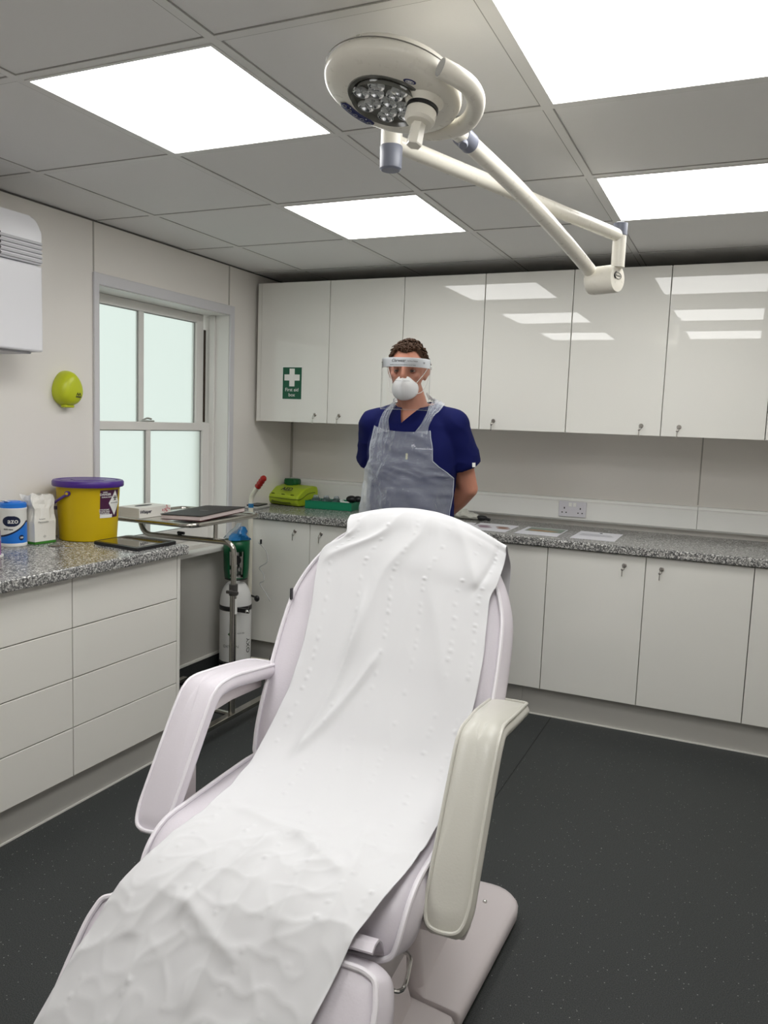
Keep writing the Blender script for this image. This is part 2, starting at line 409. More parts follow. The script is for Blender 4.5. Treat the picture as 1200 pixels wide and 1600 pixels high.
# ---------------------------------------------------------------- base cupboards along the back
YB = -0.6094; DB0, DB1 = 0.150, 0.855
BX = [0.093, 0.497, 0.936, 1.376, 1.815, 2.270, 2.724, 3.170, 3.60]
b_labels = ['white base cupboard in the left corner under the green tray, behind the oxygen cylinder',
            'white base cupboard behind the backrest, mostly hidden by the chair',
            'white base cupboard with two keyed doors, under the three loose photo sheets',
            'white base cupboard at the right edge of the photo']
for i in range(4):
    xa, xm, xb = BX[2*i], BX[2*i+1], BX[2*i+2]
    t = thing('base_cupboard', ((xa+xb)/2, YB+0.02, 0), b_labels[i], 'cupboard', group='base cupboards along the back')
    MB().box((xa+0.001, YB+0.021, 0.145), (xb-0.001, -0.001, 0.858)).build('cabinet_body', CARC, t)
    for a, b, side in ((xa, xm, 1), (xm, xb, -1)):
        d = MB().box((a+0.0018, YB, DB0), (b-0.0018, YB+0.019, DB1), 0.0015).build('door', DOORM, t)
        lock_key(d, (b-0.095 if side == 1 else a+0.07), YB, 0.806)
t = MB().box((0.001, YB+0.004, 0.145), (0.0915, YB+0.03, 0.857)).build('filler_panel', CARC); tag(t, 'narrow white filler strip between the left wall and the first base cupboard', 'filler panel')
t = MB().box((0.015, -0.56, 0.004), (1.717, -0.545, 0.144)).build('plinth_board', PLIN); tag(t, 'grey white plinth under the base cupboards, its left length behind the chair', 'plinth', 'plinth under the base cupboards')
t = MB().box((1.7185, -0.56, 0.004), (3.60, -0.545, 0.144)).build('plinth_board', PLIN); tag(t, 'grey white plinth under the base cupboards, its right length', 'plinth', 'plinth under the base cupboards')
mb = MB(); mb.box((0.015, -0.565, 0), (3.60, -0.560, 0.006)); struct('trim_12', mb, SEAL)
def worktop(name, poly, label):
    mb = MB(); mb.prism(poly, 0.860, 0.900, bev=0.007, seg=3)
    return tag(mb.build(name, GRANITE), label, 'worktop')
worktop('worktop', [(0.003, -0.632), (XR-0.004, -0.632), (XR-0.004, -0.003), (0.003, -0.003)], 'grey speckled worktop running along the back wall')

# ---------------------------------------------------------------- drawer units on the left
XL = 0.5714; YE = -1.8265
hd = (0.857-0.1407)/4
for i, (ya, yb, lab) in enumerate(((-2.3844, YE, 'white four drawer unit at the end of the left counter, below the tablet'),
                                   (-2.9424, -2.3844, 'white four drawer unit cut by the left edge, below the wipes tub'))):
    t = thing('drawer_unit', (XL-0.3, (ya+yb)/2, 0), lab, 'drawer unit', group='drawer units below the left counter')
    MB().box((0.002, ya+0.001, 0.139), (XL-0.021, yb-0.001, 0.858)).build('cabinet_body', CARC, t)
    for k in range(4):
        z0 = 0.1407+k*hd
        MB().box((XL-0.019, ya+0.002, z0+0.0018), (XL, yb-0.002, z0+hd-0.0018), 0.0015).build('drawer', DRAWM, t)
t = MB().box((0.002, YE+0.001, 0.0), (XL, YE+0.019, 0.859), 0.001).build('end_panel', DRAWM); tag(t, 'white end panel closing the left drawer counter beside the trolley', 'end panel')
t = MB().box((0.510, -2.94, 0.004), (0.524, YE, 0.138)).build('plinth_board', PLIN); tag(t, 'grey white plinth below the left drawer units', 'plinth')
mb = MB(); mb.box((0.524, -2.94, 0), (0.529, YE, 0.006)); struct('trim_13', mb, SEAL)
worktop('worktop', [(0.003, -2.96), (0.603, -2.96), (0.603, -1.795), (0.003, -1.795)], 'grey speckled worktop on the left drawer units, under the bucket')
# dark cap over the cupboards
# trunking and socket
mb = MB(); prof = [(0, 0.93), (-0.042, 0.93), (-0.050, 0.940), (-0.050, 1.034), (-0.038, 1.040), (-0.034, 1.052), (0, 1.054)]
for a, b in ((0.012, 0.745), (0.755, 2.447), (2.449, XR)):
    n = len(prof); vs = [(a, y, z) for y, z in prof]+[(b, y, z) for y, z in prof]
    fs = [(i, (i+1) % n, n+(i+1) % n, n+i) for i in range(n)]+[tuple(range(n)), tuple(range(2*n-1, n-1, -1))]
    mb.add(vs, fs)
t = mb.build('cable_trunking', WHITE); tag(t, 'white cable trunking along the back wall just above the worktop', 'trunking')
mb = MB(); mb.box((0.742, -0.053, 0.928), (0.758, 0, 1.057), 0.002); struct('trim_14', mb, WHITE)
t = thing('socket', (1.814, -0.05, 0.952), 'white double wall socket with two switches on the trunking', 'socket')
SOCK = mat('socket_white', srgb(214, 212, 218), 0.3)
MB().box((1.740, -0.060, 0.952), (1.888, -0.0502, 1.037), 0.003).build('faceplate', SOCK, t)
for dx in (-0.012, 0.012): MB().box((1.814+dx-0.009, -0.0625, 1.008), (1.814+dx+0.009, -0.0595, 1.030), 0.0015).build('switch', WHITE, t)
mb = MB()
for sx in (-0.043, 0.043):
    mb.box((1.814+sx-0.003, -0.0606, 0.994), (1.814+sx+0.003, -0.0598, 1.004))
    for q in (-0.011, 0.011): mb.box((1.814+sx+q-0.0035, -0.0606, 0.972), (1.814+sx+q+0.0035, -0.0598, 0.978))
    mb.build('pin_holes', BLACK, t); mb = MB()

# ================================================================= TREATMENT CHAIR
LILAC = mat('pale_lilac_vinyl', srgb(221, 215, 222), 0.36, spec=0.5, bump=0.12, bump_scale=220)
PIPE = mat('lilac_piping', srgb(236, 232, 237), 0.3)
CREAMV = mat('worn_ivory_vinyl', srgb(198, 196, 187), 0.3, spec=0.5, bump=0.12, bump_scale=220)
SHELL = mat('pale_pink_plastic', srgb(214, 206, 207), 0.34, bump=0.05, bump_scale=400)
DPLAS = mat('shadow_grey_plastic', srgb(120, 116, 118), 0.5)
CH0 = Vector((1.87, -2.78, 0)); CHR = math.radians(3.5)
chair = thing('treatment_chair', CH0, 'pale lilac padded treatment chair with two armrests, standing on a moulded base', 'treatment chair', rz=CHR)

def path_frame(P):
    """polyline of (Y,Z) -> function(arc) giving point, tangent, normal"""
    pts = [Vector((0, y, z)) for y, z in P]; L = [0]
    for a, b in zip(pts, pts[1:]): L.append(L[-1]+(b-a).length)
    def g(s):
        s = min(max(s, 0), L[-1]-1e-6); i = 0
        while L[i+1] < s: i += 1
        t = (s-L[i])/(L[i+1]-L[i]); p = pts[i].lerp(pts[i+1], t)
        d0 = (pts[i+1]-pts[max(i-1, 0)]).normalized(); d1 = (pts[min(i+2, len(pts)-1)]-pts[i]).normalized()
        d = d0.lerp(d1, t).normalized(); n = Vector((0, -d.z, d.y))
        return p, d, n
    return g, L[-1]
def cushion(name, outline, g, T, bulge, side, m, parent, sgn=1, power=2.2, pipe_m=PIPE, pipe_r=0.0055, back_pipe=False, rings=9, cx=0.0, cv=None, wrink=0.0):
    """outline: closed (u,v) points; g(v): profile; T thickness; side: outward swell of the edge"""
    n = len(outline); cv = cv if cv is not None else sum(p[1] for p in outline)/n
    def place(u, v, w_):
        p, d, nn = g(v); q = p+nn*(w_*sgn); return Vector((u, q.y, q.z))
    mb = MB(); vs = []; fs = []
    rows = []
    # back face centre, back rings, side, front rings
    def ring(sc, w_): return [(cx+(u-cx)*sc, cv+(v-cv)*sc, w_) for u, v in outline]
    def swell(e, w_):
        out = []
        for k in range(n):
            u, v = outline[k]; a = outline[k-1]; b = outline[(k+1) % n]
            tx, ty = b[0]-a[0], b[1]-a[1]; l = math.hypot(tx, ty) or 1
            out.append((u+ty/l*e*ORI, v-tx/l*e*ORI, w_))
        return out
    area = sum(outline[k][0]*outline[(k+1) % n][1]-outline[(k+1) % n][0]*outline[k][1] for k in range(n)); ORI = 1 if area > 0 else -1
    for sc in (0.02, 0.35, 0.7, 0.9, 1.0): rows.append(ring(sc, -T))
    for k in range(1, 8):
        a = PI*k/8; rows.append(swell(side*math.sin(a), -T+T*(k/8)))
    for k in range(rings+1):
        sc = 1-k/rings*0.98; h = bulge*(1-sc**power)
        rows.append([(u, v, h+wrink*noise.noise(Vector((u*14, v*9, 1.3)))*(1-sc**6)) for u, v, _ in ring(sc, 0)])
    for r in rows: vs += [place(*q) for q in r]
    R_ = len(rows)
    for i in range(R_-1):
        for k in range(n): fs.append((i*n+k, i*n+(k+1) % n, (i+1)*n+(k+1) % n, (i+1)*n+k))
    fs.append(tuple(range(n-1, -1, -1))); fs.append(tuple((R_-1)*n+k for k in range(n)))
    mb.add(vs, fs, True)
    o = mb.build(name, m, parent, local=True, angle=80)
    if pipe_r:
        pp = MB(); pp.tube([place(u, v, pipe_r*0.4) for u, v in outline], pipe_r, 8, closed=True)
        pp.build('piping', pipe_m, o, local=True)
        if back_pipe:
            pp = MB(); pp.tube([place(u, v, -T-pipe_r*0.2) for u, v in outline], pipe_r, 8, closed=True); pp.build('piping', pipe_m, o, local=True)
    return o
def dens(P, closed=True, n=6): return [(p.x, p.y) for p in cr_spline([Vector((a, b, 0)) for a, b in P], n, closed)]

# backrest: plane leaning 60 degrees, seen from the front
gb, Lb = path_frame([(0+t*0.5, 0.60+t*0.866) for t in [i*0.02-0.04 for i in range(45)]])
def vb(v): return v+0.04
half = [(0.0, -0.018), (0.18, -0.016), (0.262, -0.004), (0.280, 0.03), (0.290, 0.12), (0.292, 0.28), (0.286, 0.40), (0.268, 0.47), (0.238, 0.53), (0.195, 0.585), (0.14, 0.622), (0.07, 0.638), (0.0, 0.641)]
ol = [(u, vb(v)) for u, v in half]+[(-u, vb(v)) for u, v in half[-2:0:-1]]
backrest = cushion('backrest', dens(ol), gb, 0.085, 0.016, 0.020, LILAC, chair, back_pipe=True, cv=vb(0.32))
gt = MB(); gt.box((-0.285, 0.190, 0.950), (-0.280, 0.199, 0.980)); gt.build('zip_pull', mat('dark_zip', srgb(60, 58, 62), 0.5), backrest, local=True)
# seat
seatP = []
for k in range(60):
    s_ = k*0.012
    if s_ < 0.36: seatP.append((0.02-s_, 0.600))
    else:
        a = (s_-0.36)/0.135; a = min(a, 1.5); seatP.append((0.02-0.36-0.115*math.sin(a), 0.600-0.115*(1-math.cos(a))))
    if s_ > 0.36+0.135*1.5: break
gs_, Ls = path_frame(seatP)
sl = Ls-0.004
half = [(0, 0.0), (0.2, 0.002), (0.255, 0.014), (0.268, 0.05), (0.272, 0.15), (0.273, 0.30), (0.273, 0.42), (0.268, sl-0.035), (0.252, sl-0.008), (0.2, sl), (0, sl)]
ol = [(u, v) for u, v in half]+[(-u, v) for u, v in half[-2:0:-1]]
seat = cushion('seat', dens(ol), gs_, 0.105, 0.010, 0.014, LILAC, chair, cv=0.26, sgn=-1)
# leg rest
A0 = Vector((0, -0.500, 0.500)); dl = math.radians(50)
legP = [(-0.512-math.cos(dl)*0.018*k, 0.562-math.sin(dl)*0.018*k-0.004) for k in range(0, 30)]
gl_, Ll = path_frame(legP); ll = Ll-0.004
half = [(0, 0.03), (0.2, 0.03), (0.262, 0.036), (0.280, 0.06), (0.288, 0.12), (0.290, 0.30), (0.287, ll-0.10), (0.262, ll-0.02), (0.2, ll), (0, ll)]
ol = [(u-0.009, v) for u, v in half]+[(-u-0.009, v) for u, v in half[-2:0:-1]]
legrest = cushion('leg_rest', dens(ol), gl_, 0.085, 0.004, 0.018, LILAC, chair, cv=0.35, sgn=-1)
# fabric flap joining seat and leg rest
fl = [(-0.452, 0.510), (-0.468, 0.545), (-0.484, 0.560), (-0.502, 0.562), (-0.514, 0.554)]
fo = fl+[(y+0.003, z-0.006) for y, z in fl[::-1]]
mb = MB(); n = len(fo); mb.add([(0.085, y, z) for y, z in fo]+[(0.248, y, z) for y, z in fo], [(i, (i+1) % n, n+(i+1) % n, n+i) for i in range(n)]+[tuple(range(n)), tuple(range(2*n-1, n-1, -1))])
mb.build('fabric_flap', LILAC, chair, local=True)
# armrests
def armrest(sgn, m):
    prof = ([(-0.375, 0.520), (-0.345, 0.560)] if sgn > 0 else [(-0.352, 0.552), (-0.335, 0.576)])+[(-0.26, 0.685), (-0.195, 0.775), (-0.165, 0.806), (-0.13, 0.818), (-0.06, 0.815), (0.04, 0.802), (0.12, 0.790), (0.165, 0.778)]
    P = cr_spline([Vector((0, y, z)) for y, z in prof], 6); g, L = path_frame([(p.y, p.z) for p in P])
    w2 = 0.041; x0 = sgn*0.327
    half = [(0, 0.004), (w2*0.7, 0.012), (w2*0.97, 0.045), (w2, 0.10), (w2, 0.25), (w2*1.0, 0.36), (w2*0.92, 0.42), (w2*1.0, 0.50), (w2, L-0.06), (w2*0.9, L-0.02), (w2*0.5, L-0.003), (0, L)]
    ol = [(x0+u, v) for u, v in half]+[(x0-u, v) for u, v in half[-2:0:-1]]
    a = cushion('armrest', dens(ol), g, 0.030, 0.010, 0.008, m, chair, sgn=1, cx=x0, cv=L*0.5, power=3, pipe_m=(PIPE if m is LILAC else m), pipe_r=0.004, rings=8, wrink=0.004)
    # moulded shell and stay under the pad
    mb = MB(); pts = []
    under = [(-0.335, 0.545), (-0.25, 0.645), (-0.185, 0.735), (-0.145, 0.765), (-0.05, 0.765), (0.10, 0.745)]
    mb.tube([(x0, y, z) for y, z in under], [0.018, 0.024, 0.026, 0.026, 0.024, 0.016], 12, flat=0.7); mb.build('arm_shell', SHELL, a, local=True)
    mb = MB(); mb.box((x0-0.010, -0.235, 0.425), (x0+0.010, -0.185, 0.70), 0.006); mb.box((sgn*0.20, -0.235, 0.42), (x0+sgn*0.010, -0.185, 0.445), 0.006)
    mb.build('arm_stay', SHELL, a, local=True)
    return a
aL = armrest(-1, LILAC); aR = armrest(1, CREAMV); tag(aR, 'ivory discoloured armrest, nearer the floor area')
# frame under the seat
mb = MB(); mb.box((-0.235, -0.44, 0.395), (0.235, 0.02, 0.487), 0.015, 3); mb.build('seat_frame', SHELL, chair, local=True)
mb = MB(); mb.box((-0.20, -0.02, 0.44), (0.20, 0.03, 0.60), 0.01); mb.box((-0.16, 0.05, 0.60), (0.16, 0.09, 0.62), 0.005)
mb.tube([(-0.12, -0.01, 0.47), (-0.12, 0.16, 0.80)], 0.02, 8); mb.tube([(0.12, -0.01, 0.47), (0.12, 0.16, 0.80)], 0.02, 8); mb.build('back_bracket', DPLAS, chair, local=True)
mb = MB(); mb.tube(bend([(0.236, -0.340, 0.445), (0.262, -0.340, 0.440), (0.266, -0.385, 0.405), (0.262, -0.425, 0.425), (0.236, -0.425, 0.430)], 0.02), 0.0042, 8); mb.build('pull_handle', CHROME, chair, local=True)
# base: rear cover, front cover, column
def loft(secs, n=None):
    vs = []; fs = []; n = len(secs[0])
    for s_ in secs: vs += s_
    for i in range(len(secs)-1):
        for k in range(n): fs.append((i*n+k, i*n+(k+1) % n, (i+1)*n+(k+1) % n, (i+1)*n+k))
    fs.append(tuple(range(n-1, -1, -1))); fs.append(tuple((len(secs)-1)*n+k for k in range(n)))
    return vs, fs
def rr3(x0, y0, x1, y1, r, z, n=6): return [(x, y, z) for x, y in rrect(x0, y0, x1, y1, r, n)]
def rrb(hw, y0, y1, rb, rf, z, n=6):
    out = []
    for cx, cy, a0, r in ((hw-rb, y1-rb, 0, rb), (-hw+rb, y1-rb, 90, rb), (-hw+rf, y0+rf, 180, rf), (hw-rf, y0+rf, 270, rf)):
        for k in range(n+1): a = math.radians(a0+90*k/n); out.append((cx+r*math.cos(a), cy+r*math.sin(a), z))
    return out
def tap(ring): return [(x*(0.865+0.135*min(1, max(0, y/0.43))), y, z) for x, y, z in ring]
mb = MB(); mb.add(*loft([tap(rrb(0.305, 0.02, 0.57, 0.09, 0.008, 0.010)), tap(rrb(0.314, 0.02, 0.585, 0.095, 0.008, 0.02)), tap(rrb(0.315, 0.02, 0.586, 0.095, 0.008, 0.046)), tap(rrb(0.308, 0.021, 0.578, 0.09, 0.008, 0.056)), tap(rrb(0.295, 0.021, 0.565, 0.085, 0.008, 0.061)), tap(rrb(0.215, 0.022, 0.47, 0.05, 0.008, 0.070)), rr3(-0.178, 0.023, 0.178, 0.41, 0.03, 0.085), rr3(-0.168, 0.023, 0.168, 0.34, 0.025, 0.17), rr3(-0.150, 0.023, 0.150, 0.20, 0.02, 0.385)]), True)
bc = mb.build('base_cover', SHELL, chair, local=True, angle=40)
mb = MB(); mb.add(*loft([rr3(-0.262, -0.68, 0.262, 0.014, 0.012, 0.010), rr3(-0.266, -0.68, 0.266, 0.014, 0.012, 0.042), rr3(-0.260, -0.675, 0.260, 0.014, 0.012, 0.052), rr3(-0.246, -0.66, 0.246, 0.013, 0.012, 0.056), rr3(-0.165, -0.56, 0.165, 0.011, 0.03, 0.075), rr3(-0.148, -0.46, 0.148, 0.010, 0.02, 0.12), rr3(-0.138, -0.34, 0.138, 0.010, 0.02, 0.37)]), True)
mb.build('front_base_cover', SHELL, chair, local=True, angle=40)
mb = MB(); mb.box((-0.13, -0.30, 0.365), (0.13, 0.12, 0.40)); mb.build('lift_column', DPLAS, chair, local=True)
mb = MB(); mb.ball((0.225, 0.46, 0.068), 0.007, 10, 8); mb.build('cover_screw', CHROME, bc, local=True)
for x, y in ((-0.25, 0.42), (0.25, 0.42), (-0.25, -0.62), (0.25, -0.62)):
    MB().lathe([(0.022, 0), (0.022, 0.013)], 16, Matrix.Translation((x, y, 0.0))).build('foot', BLACK, chair, local=True)

# ================================================================= COUCH ROLL SHEET
SHEETM = mat('couch_roll_paper', srgb(221, 221, 223), 0.62, spec=0.3)
SHEETM.node_tree.nodes['Principled BSDF'].inputs['Subsurface Weight'].default_value = 0.0
c6, s6 = math.cos(math.radians(60)), math.sin(math.radians(60))
def bk(x, v, off=0.0): return (x, -0.02+v*c6-off*s6, 0.62+v*s6+off*c6)
# rows: left, middle lift handled by curve, right ; each row = list of 5 control points across
def row(xl, vl, xr, vr, arch, off, mid_off=None):
    out = []
    for t in (0, 0.25, 0.5, 0.75, 1):
        x = xl+(xr-xl)*t; v = vl+(vr-vl)*t+arch*math.sin(PI*t)
        o_ = off+(mid_off or 0)*math.sin(PI*t)
        out.append(Vector(bk(x, v, o_)))
    return out
RW = []
def behind(dy, z):
    return [Vector((x, 0.352+dy-0.10*(x/0.26)**2*0.3, z-0.10*(abs(x)/0.26)**2.2)) for x in (-0.17, -0.06, 0.05, 0.16, 0.262)]
RW.append(behind(0.055, 1.075)); RW.append(behind(0.062, 1.13)); RW.append(behind(0.045, 1.178))
RW.append([Vector(p) for p in ((-0.168, 0.320, 1.172), (-0.06, 0.332, 1.196), (0.05, 0.332, 1.196), (0.16, 0.316, 1.172), (0.268, 0.285, 1.128))])
RW.append([Vector(bk(-0.166, 0.622, 0.002)), Vector(bk(-0.06, 0.642, 0.004)), Vector(bk(0.05, 0.642, 0.004)), Vector(bk(0.17, 0.615, 0.0)), Vector(bk(0.272, 0.570, -0.004))])
RW.append([Vector(bk(-0.163, 0.580, 0.006)), Vector(bk(-0.06, 0.595, 0.006)), Vector(bk(0.05, 0.595, 0.006)), Vector(bk(0.165, 0.575, 0.0)), Vector(bk(0.270, 0.535, -0.004))])
RW.append(row(-0.212, 0.545, 0.264, 0.490, 0.01, 0.0, 0.008))
RW.append(row(-0.224, 0.500, 0.252, 0.45, 0.0, -0.002, 0.006))
RW.append(row(-0.213, 0.40, 0.255, 0.38, 0, -0.002, 0.004))
RW.append(row(-0.206, 0.30, 0.260, 0.30, 0, 0.0, 0.002))
RW.append(row(-0.208, 0.20, 0.258, 0.20, 0, 0.002, 0.002))
RW.append(row(-0.216, 0.12, 0.252, 0.11, 0, 0.010, 0.006))
def sr(y, z, xl, xr, mid=0.0): return [Vector((xl+(xr-xl)*t, y, z+mid*math.sin(PI*t))) for t in (0, .25, .5, .75, 1)]
RW.append(sr(-0.025, 0.668, -0.228, 0.246, 0.006))
RW.append(sr(-0.085, 0.634, -0.226, 0.246, 0.008))
RW.append(sr(-0.17, 0.620, -0.218, 0.256, 0.006))
RW.append(sr(-0.26, 0.617, -0.208, 0.259, 0.006))
RW.append(sr(-0.34, 0.617, -0.203, 0.257, 0.006))
RW.append(sr(-0.41, 0.611, -0.212, 0.248, 0.004))
RW.append(sr(-0.465, 0.596, -0.224, 0.232, 0.004))
RW.append(sr(-0.520, 0.566, -0.246, 0.214, 0.003))
RW.append(sr(-0.583, 0.502, -0.268, 0.195, 0.003))
RW.append(sr(-0.648, 0.427, -0.288, 0.168, 0.003))
RW.append(sr(-0.708, 0.354, -0.303, 0.146, 0.003))
RW.append(sr(-0.768, 0.284, -0.316, 0.126, 0.003))
RW.append(sr(-0.838, 0.201, -0.328, 0.108, 0.003))
NU = 150
def cross(rw):
    return cr_spline(rw, (NU//4))[:NU+1] if False else cr_spline(rw, 38)
fine = [cross(r) for r in RW]; nu = len(fine[0])
cols = [cr_spline([f[k] for f in fine], 22) for k in range(nu)]
nv = len(cols[0])
def hsh(i, j): return (math.sin(i*127.1+j*311.7)*43758.5453) % 1.0
grid = [[cols[k][j].copy() for k in range(nu)] for j in range(nv)]
arc = [0]
for j in range(1, nv): arc.append(arc[-1]+(cols[nu//2][j]-cols[nu//2][j-1]).length)
LT = arc[-1]
urow = [0.10, 0.28, 0.46, 0.64, 0.82, 0.925]
dots = []
for a, u in enumerate(urow):
    s_ = 0.14
    while s_ < LT:
        s_ += 0.014+0.030*hsh(a, int(s_*997)); 
        if hsh(int(s_*883), a+3) < (0.85 if s_ < 0.75 else 0.55): dots.append((u+0.006*(hsh(a+9, int(s_*511))-0.5), s_, 0.0012+0.0030*hsh(int(s_*71), a+5)**2))
W_ = 0.47
dotmap = {}
for u, s_, h in dots: dotmap.setdefault(int(s_/0.02), []).append((u, s_, h))
def crease(u, s_, u0, s0, u1, s1, wd, h):
    """long soft ridge between two points in (u*W, s)"""
    ax, ay, bx, by = u0*W_, s0, u1*W_, s1; px, py = u*W_, s_
    L2 = (bx-ax)**2+(by-ay)**2; t = ((px-ax)*(bx-ax)+(py-ay)*(by-ay))/L2
    e_ = 1.0
    if t < 0: e_ = math.exp(-(t/0.15)**2); 
    elif t > 1: e_ = math.exp(-((t-1)/0.15)**2)
    d = abs((px-ax)*(by-ay)-(py-ay)*(bx-ax))/math.sqrt(L2)
    return h*e_*math.exp(-(d/wd)**1.5)
CREASES = [(0.38, 0.19, 0.10, 0.36, 0.016, 0.008), (0.52, 0.21, 0.30, 0.55, 0.020, 0.006), (0.66, 0.19, 0.88, 0.35, 0.020, 0.008), (0.56, 0.20, 0.80, 0.60, 0.026, 0.005),
           (0.30, 0.50, 0.22, 0.82, 0.012, 0.008), (0.42, 0.62, 0.24, 0.83, 0.012, 0.009), (0.15, 0.20, 0.05, 0.26, 0.012, 0.006), (0.93, 0.20, 0.90, 0.36, 0.008, -0.006),
           (0.20, 1.12, 0.50, 1.16, 0.014, 0.006), (0.50, 1.16, 0.75, 1.22, 0.014, 0.007), (0.40, 1.20, 0.33, 1.36, 0.014, 0.007), (0.33, 1.36, 0.60, 1.42, 0.016, 0.006), (0.62, 1.18, 0.70, 1.34, 0.016, 0.007),
           (0.22, 1.28, 0.18, 1.42, 0.014, 0.006), (0.75, 1.10, 0.85, 1.30, 0.014, 0.005), (0.50, 1.30, 0.55, 1.50, 0.012, 0.006)]
vs = []
for j in range(nv):
    s_ = arc[j]
    for k in range(nu):
        u = k/(nu-1); p = grid[j][k]
        a = grid[j][min(k+1, nu-1)]-grid[j][max(k-1, 0)]; b = grid[min(j+1, nv-1)][k]-grid[max(j-1, 0)][k]
        n = b.cross(a)
        if n.length < 1e-9: n = Vector((0, -1, 1))
        n.normalize()
        if n.dot(Vector((0, -0.5, 0.87))) < 0 and s_ > 0.16: n = -n
        h = 0.0
        for key in (int(s_/0.02)-1, int(s_/0.02), int(s_/0.02)+1):
            for du, ds, dh in dotmap.get(key, ()):
                d2 = ((u-du)*W_)**2+(s_-ds)**2
                if d2 < 0.00025: h += dh*0.8*math.exp(-d2/0.000014)
        for c in CREASES: h += crease(u, s_, *c)
        crum = min(1, max(0, (s_-1.0)/0.12))*(1.0 if s_ < 1.55 else max(0, 1-(s_-1.55)/0.3)*0.6+0.4)
        q = Vector((u*W_*9, s_*9, 0.0))
        if crum > 0:
            r1 = 1-abs(noise.noise(q*0.9+Vector((3, 1, 0))))*2.6; r2 = 1-abs(noise.noise(q*1.9))*2.4
            h += crum*(0.0030*max(0, r1)**2+0.0016*max(0, r2)**2)
        h += 0.0012*noise.noise(Vector((u*W_*22, s_*8, 5)))+0.0010*(1-abs(noise.noise(Vector((u*W_*16, s_*5, 9))))*2)
        q_ = min(1, max(0, (s_-0.15)/0.12)); h *= q_*q_*(3-2*q_)
        ed = min(u, 1-u)*W_
        h += 0.0015*math.sin(s_*60+3*u)*math.exp(-ed/0.02)
        vs.append(p+n*(h+0.002))
fs = [(j*nu+k, j*nu+k+1, (j+1)*nu+k+1, (j+1)*nu+k) for j in range(nv-1) for k in range(nu-1)]
Cm = MW[chair]
mb = MB(); mb.add([Cm @ v for v in vs], fs, True)
sheet = mb.build('couch_roll_sheet', SHEETM, angle=180)
tag(sheet, 'white paper couch roll sheet draped from the headrest down over the seat and leg rest', 'paper sheet')
so = sheet.modifiers.new('thickness', 'SOLIDIFY'); so.thickness = 0.0008; so.offset = 1.0

# ================================================================= EXAMINATION LAMP
IV = mat('lamp_ivory', srgb(236, 232, 220), 0.28, spec=0.5)
GREYP = mat('lamp_blue_grey', srgb(124, 128, 142), 0.35)
LG = mat('lamp_light_grey', srgb(176, 176, 174), 0.4)
NAVYP = mat('lamp_panel_navy', srgb(22, 32, 92), 0.3)
GLASSD = mat('lamp_lens_glass', srgb(110, 110, 104), 0.12, spec=0.5)
REFL = mat('lamp_reflector', (0.85, 0.86, 0.87), 0.12, metal=1.0)
BULB = mat('lamp_lens_clear', srgb(220, 222, 222), 0.08, spec=0.8)
lamp = thing('examination_lamp', (1.816, -2.591, H), 'ivory ceiling mounted examination lamp with round head on a folded double arm', 'examination lamp')
E1 = Vector((0.853, 0.480, -0.204)).normalized(); E3 = Vector((-0.108, -0.220, -0.969)).normalized(); E2 = E3.cross(E1).normalized(); E1 = E2.cross(E3).normalized()
HC = Vector((1.932, -2.847, 2.101))
def hp(a, b, c=0): return HC+E1*a+E2*b+E3*c
HF = Matrix.Identity(4)
for i in range(3): HF[i][0] = E1[i]; HF[i][1] = E2[i]; HF[i][2] = E3[i]; HF[i][3] = HC[i]
R0 = 0.143
mb = MB(); mb.lathe([(0.0, -0.062), (0.06, -0.060), (0.10, -0.050), (0.128, -0.032), (0.141, -0.010), (0.1435, 0.0), (0.140, 0.010), (0.130, 0.017), (0.118, 0.0208), (0.079, 0.0225)], 64, HF, cap=False)
head = mb.build('lamp_head', IV, lamp, angle=50)
mb = MB(); mb.lathe([(0.1438, -0.014), (0.1446, -0.0125), (0.1438, -0.011)], 64, HF, cap=False); mb.build('rim_joint', mat('rim_joint', srgb(120, 116, 108), 0.5), head)
# window with reflectors
WC = (-0.006, -0.004)
HW = HF @ Matrix.Translation((WC[0], WC[1], 0))
mb = MB(); mb.lathe([(0.078, 0.0225), (0.074, 0.0215), (0.073, 0.0195), (0.0, 0.0195)], 48, HF @ Matrix.Translation((WC[0], WC[1], 0.0008)), cap=False)
bez = MB(); bez.lathe([(0.074, 0.0215), (0.072, 0.016), (0.070, 0.010), (0.0, 0.010)], 48, HW @ Matrix.Translation((0, 0, 0.0125)), cap=False); 
bez.lathe([(0.084, 0.0215), (0.082, 0.0238), (0.073, 0.0228)], 48, HW, cap=False)
bez.build('lens_window', GLASSD, head)
spots = []
for q, (n_, rr_) in enumerate(((1, 0.004), (5, 0.033), (7, 0.055))):
    for k in range(n_): a = 2*PI*k/n_+q*0.9+0.3; spots.append((rr_*math.cos(a), rr_*math.sin(a)))
for a, b in spots:
    Fm = HW @ Matrix.Translation((a, b, 0.0235))
    l_ = MB().lathe([(0.0172, 0.0035), (0.0165, 0.004), (0.013, 0.001), (0.006, -0.001), (0.0, -0.001)], 20, Fm, cap=False).build('reflector', REFL, head)
    mb = MB(); mb.lathe([(0.0175, 0.0), (0.0175, 0.0042), (0.0167, 0.0042), (0.0167, 0.0)], 20, Fm, cap=False)
    for k in range(8):
        an = 2*PI*k/8; mb.box((-0.0006, 0.003, -0.0008), (0.0006, 0.0145, 0.0028), M=Fm @ Matrix.Rotation(an, 4, 'Z'))
    mb.build('lamp_lens', BULB, head)
